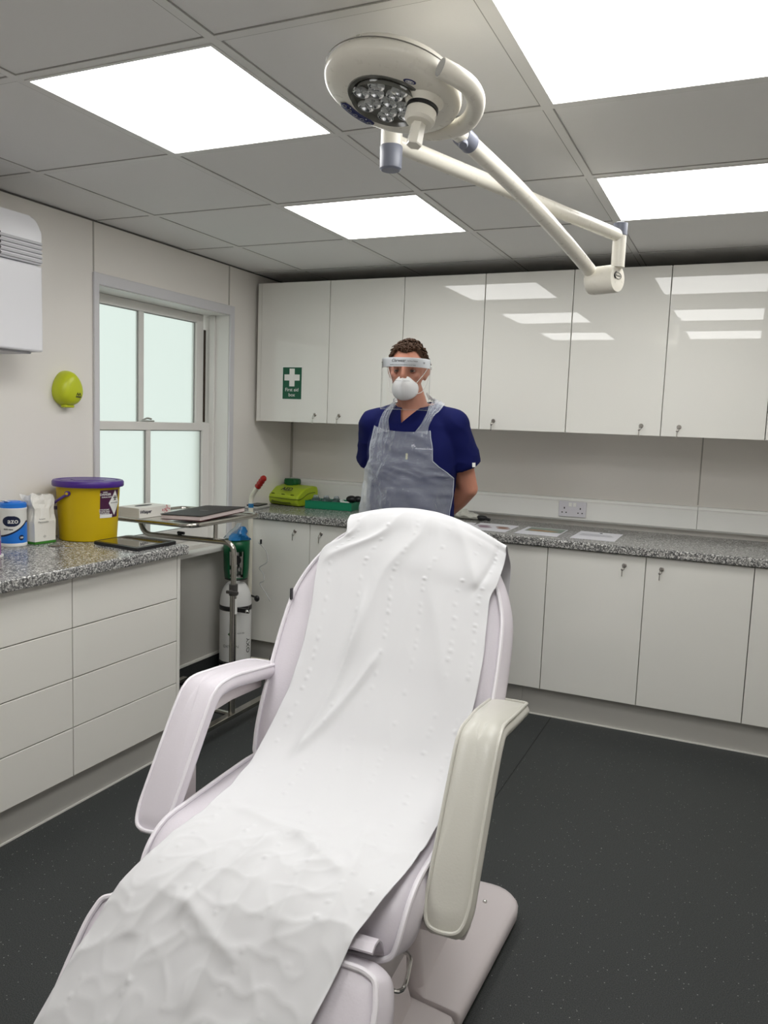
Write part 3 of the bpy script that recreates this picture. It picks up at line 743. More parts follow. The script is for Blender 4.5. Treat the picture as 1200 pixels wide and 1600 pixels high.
# handle: collar, black ring, grip
hx, hy = 0.066, 0.030
HB = HF @ Matrix.Translation((hx, hy, 0))
mb = MB(); mb.lathe([(0.046, 0.012), (0.040, 0.022), (0.034, 0.030), (0.032, 0.034)], 32, HB); mb.build('handle_boss', IV, head)
mb = MB(); mb.lathe([(0.0325, 0.034), (0.0325, 0.041)], 32, HB); mb.build('handle_ring', BLACK, head)
mb = MB(); mb.lathe([(0.029, 0.041), (0.031, 0.043), (0.031, 0.062), (0.026, 0.068), (0.016, 0.070)], 32, HB)
hx6 = [[(r_*math.cos(PI/3*k+0.3), r_*math.sin(PI/3*k+0.3), z) for k in range(6)] for r_, z in ((0.0145, 0.066), (0.0150, 0.09), (0.0165, 0.112), (0.0155, 0.115))]
a_, b_ = loft(hx6); mb.add(a_, b_, False, HB)
mb.build('handle_grip', WHITE if False else IV, head, angle=25)
# control panel on the rim, a curved navy strip with five keys
def arcpt(ang, r_, z=0.0): a = math.radians(ang); return HC+E1*(r_*math.cos(a))+E2*(r_*math.sin(a))+E3*z
mb = MB(); vs = []; n = 16
for i in range(n+1):
    an = 212+46*i/n; e_ = min(i, n-i)/2.0; w2 = 0.0125*min(1, 0.55+0.45*e_)
    for r_, z in ((0.1125-w2+0.0005, 0.0222), (0.1125-w2+0.001, 0.0232), (0.1125+w2-0.002, 0.0226), (0.1125+w2, 0.0200)): vs.append(arcpt(an, r_, z))
mb.add(vs, [(4*i+k, 4*i+k+1, 4*i+k+5, 4*i+k+4) for i in range(n) for k in range(3)], True)
cp = mb.build('control_panel', NAVYP, head, angle=80)
mb = MB(); 
for i in range(5):
    an = 217+9*i; mb = MB(); mb.tube([arcpt(an, 0.114, 0.0232)+E1*(0.0042*math.cos(t))+E2*(0.0042*math.sin(t)) for t in [2*PI*k/14 for k in range(14)]], 0.0006, 5, closed=True); mb.build('button', LG, cp)
for an, r_ in ((222, 0.105), (247, 0.1055)): MB().ball(arcpt(an, r_, 0.0225), 0.0016, 8, 6).build('indicator', WHITE, cp)
Fl = HF @ Matrix.Translation((0.028, 0.083, 0.0218))
lg = MB().lathe([(0.013, 0.0), (0.013, 0.0010), (0.0, 0.0012)], 24, Fl @ Matrix.Diagonal((1, 0.55, 1, 1))).build('badge', NAVYP, head)
mb = MB(); mb.tube([Fl @ Vector((0.010*math.cos(t)*0.8, 0.010*math.sin(t)*0.4, 0.0014)) for t in [2*PI*k/18 for k in range(18)]], 0.0006, 5, closed=True); mb.box((-0.004, -0.0015, 0.001), (0.004, 0.0015, 0.0016), M=Fl); mb.build('badge_mark', INKW, lg)
# yoke
yk = [hp(0.077, 0.139, 0.012), hp(0.108, 0.128, 0.012), hp(0.138, 0.108, 0.010), hp(0.160, 0.075, 0.008), hp(0.170, 0.035, 0.006), hp(0.170, -0.01, 0.004), hp(0.160, -0.05, 0.002), hp(0.140, -0.082, 0.0), hp(0.112, -0.112, -0.002), hp(0.084, -0.128, -0.004)]
mb = MB(); mb.tube(cr_spline(yk, 6), 0.0185, 20); mb.build('yoke', IV, lamp)
t0 = (yk[0]-yk[1]).normalized()
mb = MB(); mb.lathe([(0.0170, 0), (0.0165, 0.0015), (0.0, 0.0018)], 24, frame(yk[0], t0.orthogonal(), t0)); mb.build('yoke_end_cap', LG, lamp)
mb = MB(); mb.tube([hp(0.10, 0.105, 0.0), hp(0.108, 0.128, 0.008)], 0.017, 16); mb.build('yoke_pivot', IV, lamp); mb = MB(); mb.tube([hp(0.078, -0.10, -0.004), hp(0.095, -0.125, -0.004)], 0.015, 16); mb.build('yoke_pivot', IV, lamp)
J = Vector((2.012, -2.630, 2.071)); DR = Vector((2.165, -1.600, 1.930))
y2 = hp(0.140, -0.082, -0.004)
mb = MB(); mb.tube([y2, y2.lerp(J, 0.55), J], [0.018, 0.017, 0.018], 20); mb.build('yoke_neck', IV, lamp)
dj = (DR-J).normalized()
mb = MB(); mb.tube([J-dj*0.012, J+dj*0.032], 0.0225, 24)
cj = mb.build('joint_collar', GREYP, lamp)
cdir = (Vector((2.6447, -4.3973, 1.428))-J).normalized(); kd = (Vector((0, 0, -1))*0.75+Vector((0.2, -0.6, 0))).normalized()
mb = MB(); mb.lathe([(0.010, 0.0), (0.011, 0.016), (0.009, 0.020), (0.0, 0.021)], 16, frame(J+kd*0.014, kd.orthogonal(), kd)); mb.build('locking_knob', GREYP, cj)
# spring arm to the drum
a0 = J+dj*0.03; a1 = DR+Vector((-0.045, -0.02, 0.03))
mb = MB(); mb.tube(cr_spline([a0, a0.lerp(a1, 0.33)+Vector((0, 0, 0.012)), a0.lerp(a1, 0.7)+Vector((0, 0, 0.010)), a1], 8), [0.0195+0.0025*min(1, i/8) for i in range(25)], 20); mb.build('spring_arm', IV, lamp)
XD = Vector((0.93, -0.37, 0)).normalized()
XT = Vector((0.37, 0.93, 0)).normalized()
FD = frame(DR-XD*0.052, (0, 0, 1), XD)
mb = MB(); mb.lathe([(0.040, 0), (0.044, 0.004), (0.046, 0.02), (0.046, 0.098), (0.043, 0.104), (0.0, 0.105)], 40, FD); dr = mb.build('elbow_drum', IV, lamp)
mb = MB(); 
mb.tube([DR+XD*0.0535+XT*(0.020*math.cos(t))+Vector((0, 0, 0.008+0.010*math.sin(t))) for t in [2*PI*k/24 for k in range(24)]], 0.0009, 5, closed=True)
mb.build('oval_badge', INK, dr)
mb = MB(); mb.tube([DR+XD*0.0537+XT*(0.024*math.cos(t))+Vector((0, 0, 0.008+0.014*math.sin(t))) for t in [2.0+2.0*k/10 for k in range(11)]], 0.0014, 5); mb.build('badge_arc', INK, dr)
text('Provita', 0.010, INK, dr, DR+XD*0.0537+Vector((0, 0, 0.008)), (0.37, 0.93, 0), XD)
# vertical pivot B and upper arm
B = Vector((2.207, -1.624, 2.067)); A = Vector((1.816, -2.591, 2.094))
px_ = B+Vector((0.004, 0.004, 0))
mb = MB(); mb.tube([(px_.x, px_.y, 1.965), (px_.x, px_.y, 2.066)], 0.022, 20); mb.build('pivot_tube', IV, lamp)
mb = MB(); mb.tube([(px_.x, px_.y, 2.066), (px_.x, px_.y, 2.068), (px_.x, px_.y, 2.106), (px_.x, px_.y, 2.108)], [0.022, 0.0235, 0.0235, 0.018], 20); mb.build('pivot_cap', GREYP, lamp)
mb = MB(); mb.tube(cr_spline([A+Vector((0.0, 0.0, 0.0)), A.lerp(B, 0.1), A.lerp(B, 0.9), B], 6), 0.0205, 20); mb.build('upper_arm', IV, lamp)
mb = MB(); mb.tube([(A.x, A.y, 2.075), (A.x, A.y, H-0.02)], 0.026, 24); mb.build('ceiling_post', IV, lamp)
mb = MB(); mb.tube([(A.x, A.y, 2.028), (A.x, A.y, 2.032), (A.x, A.y, 2.082), (A.x, A.y, 2.084)], [0.022, 0.0265, 0.0275, 0.0265], 24); mb.build('post_cap', GREYP, lamp)
mb = MB(); mb.lathe([(0.03, -0.03), (0.075, -0.022), (0.085, -0.008), (0.085, 0.0)], 40, Matrix.Translation((A.x, A.y, H-0.002))); mb.build('ceiling_canopy', IV, lamp)

# ================================================================= AIR CONDITIONER AND EYEWASH CASE
t = thing('air_conditioner', (0.0, -2.60, 1.63), 'white wall air conditioner cut by the left edge of the photo', 'air conditioner')
ACW = mat('ac_white', srgb(232, 232, 236), 0.22, spec=0.5); ACG = mat('ac_grey', srgb(196, 196, 200), 0.35)
y0, y1 = -3.04, -2.155
poly = [(0.0, 1.645), (0.10, 1.632), (0.192, 1.640), (0.204, 1.652), (0.206, 1.958), (0.0, 1.958)]
def yz_prism(mb, poly, ya, yb):
    n = len(poly); vs = [(x, ya, z) for x, z in poly]+[(x, yb, z) for x, z in poly]
    fs = [(i, (i+1) % n, n+(i+1) % n, n+i) for i in range(n)]+[tuple(range(n)), tuple(range(2*n-1, n-1, -1))]
    return mb.add(vs, fs)
mb = MB(); mb.box((0.001, y0, 1.642), (0.200, y1, 1.958), 0.008, 3); mb.build('lower_body', ACW, t)
mb = MB()
F = Matrix(((0, 0, 1, 0), (1, 0, 0, 0), (0, 1, 0, 0), (0, 0, 0, 1)))
pl_ = [(y0, 1.962)]+[(y0, 2.10)]+[(y0+0.03, 2.13)]
for k in range(9): a = math.radians(90-90*k/8); pl_.append((y1-0.055+0.055*math.cos(a), 2.067+0.063*math.sin(a)))
pl_.append((y1, 1.962))
mb.prism(pl_, 0.001, 0.196, F, bev=0.006, seg=3); mb.build('upper_body', ACW, t)
mb = MB()
for k in range(5): mb.box((0.192, y0+0.02, 1.968+k*0.016), (0.2035, y1-0.002, 1.979+k*0.016), 0.003)
for k in range(5): mb.build('louvre', ACG, t) if False else None
o = mb.build('louvres', ACG, t)
mb = MB(); mb.tube([(0.2035, -2.345+0.004*((k % 2)*2-1), 1.965+k*0.009) for k in range(10)], 0.0018, 6); mb.build('louvre_link', BLACK, t)
mb = MB(); mb.box((0.02, y0+0.05, 1.634), (0.17, y1-0.03, 1.643), 0.003); mb.build('air_outlet', ACG, t)

LIME = mat('lime_plastic', srgb(196, 206, 40), 0.35)
t = thing('wall_case', (0.0, -1.868, 1.453), 'lime green egg shaped plastic case fixed to the wall left of the window', 'wall case')
mb = MB(); n = 36; rows = []
for sc, x in ((1.0, 0.001), (1.02, 0.012), (1.0, 0.028), (0.93, 0.044), (0.80, 0.056), (0.6, 0.063), (0.35, 0.066), (0.02, 0.067)):
    rows.append([(x, -1.868+0.064*sc*math.cos(a)*(1-0.20*math.sin(a)), 1.520+0.073*sc*math.sin(a)) for a in [2*PI*k/n for k in range(n)]])
a_, b_ = loft(rows); mb.add(a_, b_, True); cs = mb.build('case_body', LIME, t, angle=60)
MB().box((0.01, -1.895, 1.440), (0.038, -1.845, 1.452), 0.004).build('release_tab', LIME, t)
mb = MB()
for q in ((-0.006, 0.004), (0.006, 0.004)): mb.tube([(0.0665, -1.850+q[0]-0.006, 1.492), (0.067, -1.850+q[0], 1.503), (0.0665, -1.850+q[0]+0.006, 1.492)], 0.0016, 5)
mb.box((0.0645, -1.864, 1.484), (0.0665, -1.836, 1.489)); mb.build('mark', INK, cs)

# ================================================================= ITEMS ON THE LEFT COUNTER
YEL = mat('sharps_yellow', srgb(206, 176, 12), 0.42, spec=0.4); PUR = mat('lid_purple', srgb(70, 34, 130), 0.35); LAB = mat('label_plum', srgb(70, 24, 60), 0.5)
bx_, by_ = 0.174, -1.908
t = thing('clinical_bucket', (bx_, by_, 0.9), 'yellow clinical waste bucket with purple lid and danger label', 'bucket')
T_ = Matrix.Translation((bx_, by_, 0.9))
mb = MB(); mb.lathe([(0.0, 0.0), (0.108, 0.0), (0.113, 0.004), (0.1165, 0.06), (0.122, 0.16), (0.1255, 0.222), (0.128, 0.228)], 56, T_); bk_ = mb.build('bucket_body', YEL, t)
mb = MB(); mb.lathe([(0.130, 0.222), (0.139, 0.222), (0.141, 0.226), (0.141, 0.240), (0.137, 0.246), (0.128, 0.247), (0.122, 0.243), (0.112, 0.241), (0.108, 0.246), (0.098, 0.247), (0.0, 0.244)], 56, T_); ld = mb.build('lid', PUR, t)
mb = MB(); mb.prism([(0.0, -0.07), (0.06, -0.055), (0.06, 0.055), (0.0, 0.07)], 0.243, 0.2485, T_ @ Matrix.Rotation(math.radians(-40), 4, 'Z'), bev=0.002); mb.build('lid_flap', PUR, ld)
ea = math.radians(-97)
def bp(ang, r_, z): return Vector((bx_+r_*math.cos(ang), by_+r_*math.sin(ang), 0.9+z))
hn = []
for k in range(13):
    a = math.radians(-82)-PI*k/12
    hn.append(bp(a, 0.132+0.012*math.sin(PI*k/12), 0.195-0.075*math.sin(PI*k/12)))
mb = MB(); mb.tube(hn, 0.0075, 10, flat=0.6); hd_ = mb.build('carry_handle', PUR, t)
mb = MB(); pv = bp(math.radians(-82), 0.124, 0.197); mb.lathe([(0.010, 0), (0.011, 0.010), (0.0, 0.012)], 20, frame(pv, (0, 0, 1), pv-Vector((bx_, by_, pv.z)))); mb.build('pivot', PUR, hd_)
mb = MB(); mb.lathe([(0.006, 0.011), (0.006, 0.0135), (0.0, 0.014)], 16, frame(pv, (0, 0, 1), pv-Vector((bx_, by_, pv.z)))); mb.build('pin', YEL, hd_)
def rad(z): return 0.113+(0.1255-0.113)*(z/0.222)
def curved(mb, a0, a1, z0, z1, off, n=12, top=None):
    vs = []
    for k in range(n+1):
        a = math.radians(a0+(a1-a0)*k/n)
        vs += [bp(a, rad(z0)+off, z0), bp(a, rad(z1)+off, z1), bp(a, rad(z1)+off-0.0004, z1), bp(a, rad(z0)+off-0.0004, z0)]
    fs = [(4*k+i, 4*k+(i+1) % 4, 4*k+4+(i+1) % 4, 4*k+4+i) for k in range(n) for i in range(4)]
    fs += [(3, 2, 1, 0), (4*n, 4*n+1, 4*n+2, 4*n+3)]
    return mb.add(vs, fs, True)
LA0, LA1 = -24, 22
mb = MB(); curved(mb, LA0, LA1, 0.098, 0.212, 0.0008); lb = mb.build('danger_label', LAB, t)
mb = MB(); curved(mb, LA0, LA1-18, 0.098, 0.112, 0.0013); mb.build('label_strip', WHITE, lb)
def lwrap(a_c, zc, off=0.0015):
    def f(v):
        z = zc+v.y; r_ = rad(z)+off+v.z
        return bp(math.radians(a_c)+v.x/rad(z), r_, z)
    return f
mb = MB(); dv = [(-0.034, 0), (0, -0.052), (0.034, 0), (0, 0.052)]; W8 = lwrap(10, 0.158, 0.0014)
pts = [W8(Vector((0.034*(1-abs(j)/8.0)*i/6.0, 0.052*j/8.0, 0))) for j in range(-8, 9) for i in range(-6, 7)]
mb.add(pts, [(r_*13+c, r_*13+c+1, (r_+1)*13+c+1, (r_+1)*13+c) for r_ in range(16) for c in range(12)], True); mb.build('hazard_diamond', WHITE, lb)
mb = MB()
for a in (90, 210, 330):
    mb.tube([W8(Vector((0.0065*math.cos(math.radians(a))+0.0055*math.cos(q), 0.020+0.0065*math.sin(math.radians(a))+0.0055*math.sin(q), 0.0008))) for q in [math.radians(a+50+260*k/14) for k in range(15)]], 0.0014, 5)
mb.build('hazard_symbol', INK, lb)
for s_, z, sz, a in (('DANGER', 0.194, 0.0125, -13), ('UN3291', 0.203, 0.006, -14), ('CLINICAL WASTE', 0.183, 0.0062, -10), ('CYTOTOXIC', 0.131, 0.0078, -15), ('WASTE ONLY', 0.123, 0.0078, -14), ('INCINERATE', 0.115, 0.0078, -14)):
    text(s_, sz, INKW, lb, (0, 0, 0), (1, 0, 0), (0, 0, 1), wrap=lwrap(a, z, 0.0014), bold=0.0002)
text('INFECTIOUS SUBSTANCE', 0.0042, INK, lb, (0, 0, 0), (1, 0, 0), (0, 0, 1), wrap=lwrap(10, 0.158, 0.0020))

BLU = mat('wipes_blue', srgb(32, 118, 214), 0.35); DKN = mat('wipes_navy', srgb(14, 24, 58), 0.4)
ax_, ay_ = 0.090, -2.212
t = thing('wipes_tub', (ax_, ay_, 0.9), 'white and blue cylindrical wipes tub with flip lid beside the paper bag', 'wipes tub')
T_ = Matrix.Translation((ax_, ay_, 0.9))
MB().lathe([(0.0, 0), (0.048, 0), (0.051, 0.004), (0.051, 0.012), (0.0495, 0.014), (0.0495, 0.140), (0.051, 0.143), (0.051, 0.149), (0.046, 0.151)], 40, T_).build('tub', WHITE, t)
lid = MB().lathe([(0.048, 0.149), (0.0495, 0.151), (0.0495, 0.165), (0.045, 0.169), (0.03, 0.170), (0.028, 0.174), (0.0, 0.175)], 40, T_).build('lid', BLU, t)
vdir = math.atan2(-4.4-ay_, 2.64-ax_)
mb = MB(); mb.box((-0.012, -0.02, 0.0), (0.012, 0.028, 0.004), 0.002, M=T_ @ Matrix.Rotation(vdir-PI/2-0.9, 4, 'Z') @ Matrix.Translation((0, 0.018, 0.170)) @ Matrix.Rotation(0.25, 4, 'X')); mb.build('flip_cap', WHITE, lid)
def tubp(a, r_, z): return Vector((ax_+r_*math.cos(a), ay_+r_*math.sin(a), 0.9+z))
def tw(a_c, zc, off):
    return lambda v: tubp(a_c+v.x/0.0495, 0.0495+off+v.z, zc+v.y)
def patch(fn_lo, fn_hi, a0, a1, off, n=28):
    vs = []; m_ = 6
    for k in range(n+1):
        a = a0+(a1-a0)*k/n; lo, hi = fn_lo(a), fn_hi(a)
        for j in range(m_+1): vs.append(tubp(a, 0.0495+off, lo+(hi-lo)*j/m_))
    return MB().add(vs, [(k*(m_+1)+j, (k+1)*(m_+1)+j, (k+1)*(m_+1)+j+1, k*(m_+1)+j+1) for k in range(n) for j in range(m_)], True)
wave = lambda a, d=0: 0.038+0.055*max(0, min(1, (a-vdir+1.2)/2.3))**2+d
patch(lambda a: 0.015, lambda a: wave(a), vdir-1.5, vdir+1.5, 0.0006).build('blue_band', BLU, t)
patch(lambda a: wave(a), lambda a: wave(a, 0.007), vdir-1.5, vdir+1.5, 0.0007).build('navy_band', DKN, t)
W9 = tw(vdir-0.12, 0.100, 0.0007)
pts = []
for j in range(-8, 9):
    ww = 0.033*math.sqrt(max(0.001, 1-(j/8.5)**2))*(1.0 if j < 0 else 1.0)
    for i in range(-8, 9): pts.append(W9(Vector((ww*i/8, 0.020*j/8+(0.004 if j > 0 else 0)*(1-(i/8)**2)*0, 0))))
MB().add(pts, [(r_*17+c, r_*17+c+1, (r_+1)*17+c+1, (r_+1)*17+c) for r_ in range(16) for c in range(16)], True).build('logo_patch', DKN, t)
text('azo', 0.027, INKW, t, (0, 0, 0), (1, 0, 0), (0, 0, 1), wrap=tw(vdir+0.0, 0.1005, 0.0014), bold=0.0003)
text('70/30 wipes', 0.0072, INK, t, (0, 0, 0), (1, 0, 0), (0, 0, 1), wrap=tw(vdir-0.35, 0.069, 0.0010), bold=0.0002)
W10 = tw(vdir+0.62, 0.036, 0.0010)
MB().add([W10(Vector((0, 0, 0)))]+[W10(Vector((0.0105*math.cos(q), 0.0105*math.sin(q), 0))) for q in [2*PI*k/20 for k in range(20)]], [(0, 1+k, 1+(k+1) % 20) for k in range(20)]).build('count_badge', DKN, t)
text('100', 0.0095, INKW, t, (0, 0, 0), (1, 0, 0), (0, 0, 1), wrap=tw(vdir+0.62, 0.036, 0.0016), bold=0.0003)

PAPW = mat('paper_bag_white', srgb(232, 230, 224), 0.6); GRN = mat('strip_green', srgb(60, 128, 44), 0.5)
t = thing('paper_bag', (0.12, -2.09, 0.9), 'open crumpled white paper packet with green base strip, between wipes tub and bucket', 'paper packet')
FB = frame((0.145, -2.158, 0.9), (0.055, 0.998, 0), (0, 0, 1))   # x along the wide face, y away into the counter
def bagsec(z, w, d, n, jit, ox=0.0, oy=0.0):
    out = []
    per = [(0, 0), (w, 0), (w, d), (0, d)]
    for e in range(4):
        a, b = per[e], per[(e+1) % 4]
        for k in range(n):
            t_ = k/n; x = a[0]+(b[0]-a[0])*t_; y = a[1]+(b[1]-a[1])*t_
            pinch = 0.0
            x += ox; y += oy
            q = noise.noise_vector(Vector((x*40, y*40, z*22)))*jit
            out.append((x+q.x, y+q.y, z+q.z*0.6))
    return out
secs = [bagsec(z, 0.098-dw, 0.072, 7, j, dw/2, oy) for z, dw, j, oy in ((0.001, 0, 0, 0), (0.014, 0, 0, 0), (0.05, 0, 0.001, 0), (0.09, -0.002, 0.003, 0), (0.115, 0.002, 0.008, 0.004), (0.14, 0.004, 0.010, 0.004), (0.155, -0.004, 0.016, 0.006), (0.175, 0.0, 0.020, 0.004), (0.192, 0.004, 0.022, 0.010))]
n4 = 28; vs = [p_ for s_ in secs for p_ in s_]; fs = [(i*n4+k, i*n4+(k+1) % n4, (i+1)*n4+(k+1) % n4, (i+1)*n4+k) for i in range(len(secs)-1) for k in range(n4)]
fs.append(tuple(range(n4)))
mb = MB(); mb.add(vs, fs, False, FB); b_ = mb.build('packet', PAPW, t); so_ = b_.modifiers.new('thickness', 'SOLIDIFY'); so_.thickness = 0.0008
mb = MB(); sc_ = [[(x-0.0005 if x < 0.05 else x+0.0005, y-0.0007 if y < 0.03 else y+0.0007, z) for x, y, z in bagsec(z, 0.098, 0.072, 7, 0)] for z in (0.001, 0.011)]
mb.add(sc_[0]+sc_[1], [(k, (k+1) % n4, n4+(k+1) % n4, n4+k) for k in range(n4)], False, FB); mb.build('green_strip', GRN, t)
Ft = frame(FB @ Vector((0.02, -0.004, 0.088)), FB.to_3x3() @ Vector((1, 0, 0)), FB.to_3x3() @ Vector((0, -1, 0)))
text('Vernacare', 0.007, INK, t, Ft @ Vector((0.012, 0.012, 0)), FB.to_3x3() @ Vector((1, 0, 0)), FB.to_3x3() @ Vector((0, -1, 0)))
text('Maceratable', 0.010, mat('grey_ink', srgb(130, 130, 128), 0.5), t, Ft @ Vector((0.018, 0, 0)), FB.to_3x3() @ Vector((1, 0, 0)), FB.to_3x3() @ Vector((0, -1, 0)))
mb = MB(); mb.prism([(-0.008, 0), (0, -0.006), (0.008, 0), (0, 0.006)], 0, 0.0006, frame(FB @ Vector((0.045, -0.0012, 0.030)), FB.to_3x3() @ Vector((1, 0, 0)), FB.to_3x3() @ Vector((0, -1, 0)))); mb.build('printed_mark', mat('pale_mark', srgb(196, 196, 190), 0.6), t)

t = thing('liquid_bottle', (0.212, -2.424, 0.9), 'clear bottle half full of purple liquid with white pump top at the left edge', 'bottle')
T_ = Matrix.Translation((0.212, -2.424, 0.9))
CLR = mat('clear_bottle_lilac', srgb(206, 196, 216), 0.15, trans=0.6, spec=0.5); PLQ = mat('purple_liquid', srgb(150, 96, 150), 0.2)
MB().lathe([(0.0, 0.004), (0.040, 0.004), (0.042, 0.010), (0.042, 0.088), (0.036, 0.104), (0.016, 0.114), (0.016, 0.122)], 32, T_).build('bottle_body', CLR, t)
MB().lathe([(0.0, 0.006), (0.0424, 0.006), (0.0426, 0.056), (0.0, 0.056)], 32, T_).build('liquid', PLQ, t)
MB().lathe([(0.0, 0.0), (0.050, 0.0), (0.050, 0.005), (0.0, 0.0055)], 32, T_).build('base_ring', WHITE, t)
mb = MB(); mb.lathe([(0.018, 0.116), (0.018, 0.134), (0.008, 0.138), (0.006, 0.165), (0.014, 0.168), (0.014, 0.176), (0.0, 0.178)], 24, T_); mb.tube([T_ @ Vector((0, 0, 0.17)), T_ @ Vector((0.01, -0.04, 0.168))], 0.005, 8); mb.build('pump', WHITE, t)

t = thing('tablet', (0.42, -1.90, 0.9), 'black framed tablet lying screen up on the end of the left counter', 'tablet')
TB = [(0.298, -2.012), (0.292, -1.800), (0.556, -1.808), (0.556, -2.045)]
ctr = Vector((0.425, -1.916)); P2 = [(Vector(p_)-ctr) for p_ in TB]
def rc(P, r, sc=1.0, n=5):
    out = []
    N = len(P)
    for i in range(N):
        a, b, c = P[i-1]*sc, P[i]*sc, P[(i+1) % N]*sc; d1 = (a-b).normalized()*r; d2 = (c-b).normalized()*r
        for k in range(n+1): t_ = k/n; q = (b+d1)*(1-t_)**2+b*2*t_*(1-t_)+(b+d2)*t_*t_; out.append((q.x, q.y))
    return out[::-1]
Tm = Matrix.Translation((ctr.x, ctr.y, 0))
mb = MB(); mb.prism(rc(P2, 0.016), 0.9005, 0.913, Tm, bev=0.003); mb.build('case', BLACK, t)
SCR = mat('tablet_screen', (0.006, 0.006, 0.007), 0.02, spec=0.7, coat=1.0)
mb = MB(); mb.prism(rc(P2, 0.004, 0.86), 0.9132, 0.9138, Tm); mb.build('screen', SCR, t)

t = thing('key_fob', (0.25, -2.13, 0.9), 'small grey metal tag and keys lying in front of the yellow bucket', 'keys')
GM = mat('dull_metal', srgb(120, 112, 100), 0.4, metal=0.4)
MB().box((0.205, -2.150, 0.9003), (0.252, -2.120, 0.9035), 0.001).build('tag', GM, t)
mb = MB(); mb.tube([(0.258+0.011*math.cos(a), -2.128+0.011*math.sin(a), 0.9018) for a in [2*PI*k/20 for k in range(20)]], 0.0012, 6, closed=True); mb.build('key_ring', CHROME, t)
mb = MB(); mb.box((0.266, -2.118, 0.9004), (0.300, -2.112, 0.9022)); mb.lathe([(0.008, 0), (0.008, 0.002)], 16, Matrix.Translation((0.268, -2.115, 0.9004))); mb.build('key', CHROME, t)
t = thing('wire_clip', (0.46, -2.60, 0.9), 'small chrome wire instrument at the left edge of the left counter', 'instrument')
mb = MB(); mb.tube(bend([(0.40, -2.70, 0.904), (0.455, -2.60, 0.904), (0.448, -2.565, 0.904), (0.42, -2.60, 0.904), (0.38, -2.69, 0.904)], 0.012), 0.003, 8); mb.build('wire', CHROME, t)

# ================================================================= INSTRUMENT TROLLEY
STL = mat('stainless_tube', (0.50, 0.48, 0.44), 0.18, metal=1.0)
t = thing('instrument_trolley', (0.615, -1.50, 0), 'stainless steel single post instrument trolley on castors by the window', 'trolley')
PXx, PYy = 0.602, -1.475
tx0, tx1, ty0, ty1 = 0.045, 0.515, -1.665, -1.13; TZ = 0.955
mb = MB(); mb.tube(bend([(tx0, ty0, TZ), (tx1, ty0, TZ), (tx1, ty1, TZ), (tx0, ty1, TZ), (tx0, (ty0+ty1)/2, TZ)], 0.06)[:-1]+[Vector((tx0, ty0+0.06, TZ)), Vector((tx0+0.012, ty0+0.02, TZ)), Vector((tx0+0.05, ty0, TZ))], 0.0105, 14); mb.build('top_frame', STL, t)
mb = MB(); mb.box((tx0+0.006, ty0+0.006, TZ-0.004), (tx1-0.006, ty1-0.006, TZ+0.002), 0.001); mb.build('tray', STL, t)
mb = MB(); mb.tube(bend([(PXx, PYy, 0.64), (PXx, PYy, 0.868), (0.09, PYy, 0.862), (0.055, PYy, 0.95)], 0.055), 0.0125, 14); mb.build('inner_tube', STL, t)
mb = MB(); mb.tube([(0.50, PYy, 0.864), (0.50, PYy, 0.95)], 0.0105, 12); mb.build('strut', STL, t)
mb = MB(); mb.tube([(0.30, PYy+0.0, 0.872), (0.30, PYy, 0.884)], 0.010, 10); mb.tube([(0.29, PYy, 0.886), (0.325, PYy, 0.886)], 0.007, 8); mb.build('clamp_knob', BLACK, t)
mb = MB(); mb.tube([(PXx, PYy, 0.075), (PXx, PYy, 0.645)], 0.0155, 16); mb.build('post', STL, t)
mb = MB(); mb.tube([(PXx, PYy, 0.630), (PXx, PYy, 0.680)], 0.020, 16); mb.tube([(PXx, PYy-0.012, 0.652), (PXx+0.012, PYy-0.042, 0.652)], 0.008, 8); mb.box((PXx-0.006, PYy-0.050, 0.646), (PXx+0.055, PYy-0.038, 0.660), 0.003); mb.build('height_clamp', mat('clamp_grey', srgb(70, 68, 66), 0.45), t)
MB().box((PXx+0.0145, PYy-0.008, 0.545), (PXx+0.0162, PYy+0.008, 0.615)).build('label_sticker', WHITE, t)
mb = MB(); mb.box((PXx-0.015, -1.745, 0.062), (PXx+0.020, -1.11, 0.082), 0.002); mb.build('side_rail', STL, t)
mb = MB(); mb.tube([(PXx-0.01, PYy, 0.074), (0.10, PYy+0.02, 0.074)], 0.012, 12); mb.build('cross_tube', STL, t)
mb = MB(); mb.box((0.085, -1.70, 0.062), (0.110, -1.17, 0.082), 0.002); mb.build('side_rail', STL, t)
for x, y in ((PXx+0.002, -1.72), (PXx+0.002, -1.335) if False else (PXx+0.002, -1.135), (0.0975, -1.68), (0.0975, -1.19)):
    mb = MB(); mb.tube([(x, y, 0.045), (x, y, 0.064)], 0.008, 10); mb.box((x-0.017, y-0.012, 0.030), (x-0.012, y+0.020, 0.052), 0.001); mb.box((x+0.012, y-0.012, 0.030), (x+0.017, y+0.020, 0.052), 0.001); mb.box((x-0.017, y-0.012, 0.046), (x+0.017, y+0.012, 0.053), 0.001)
    cst = mb.build('castor', BLACK, t)
    Fw = frame((x-0.010, y+0.006, 0.0235), (0, 0, 1), (1, 0, 0))
    MB().lathe([(0.010, 0), (0.0235, 0.002), (0.0235, 0.018), (0.010, 0.020)], 24, Fw).build('wheel', mat('castor_grey', srgb(88, 88, 92), 0.5), cst)

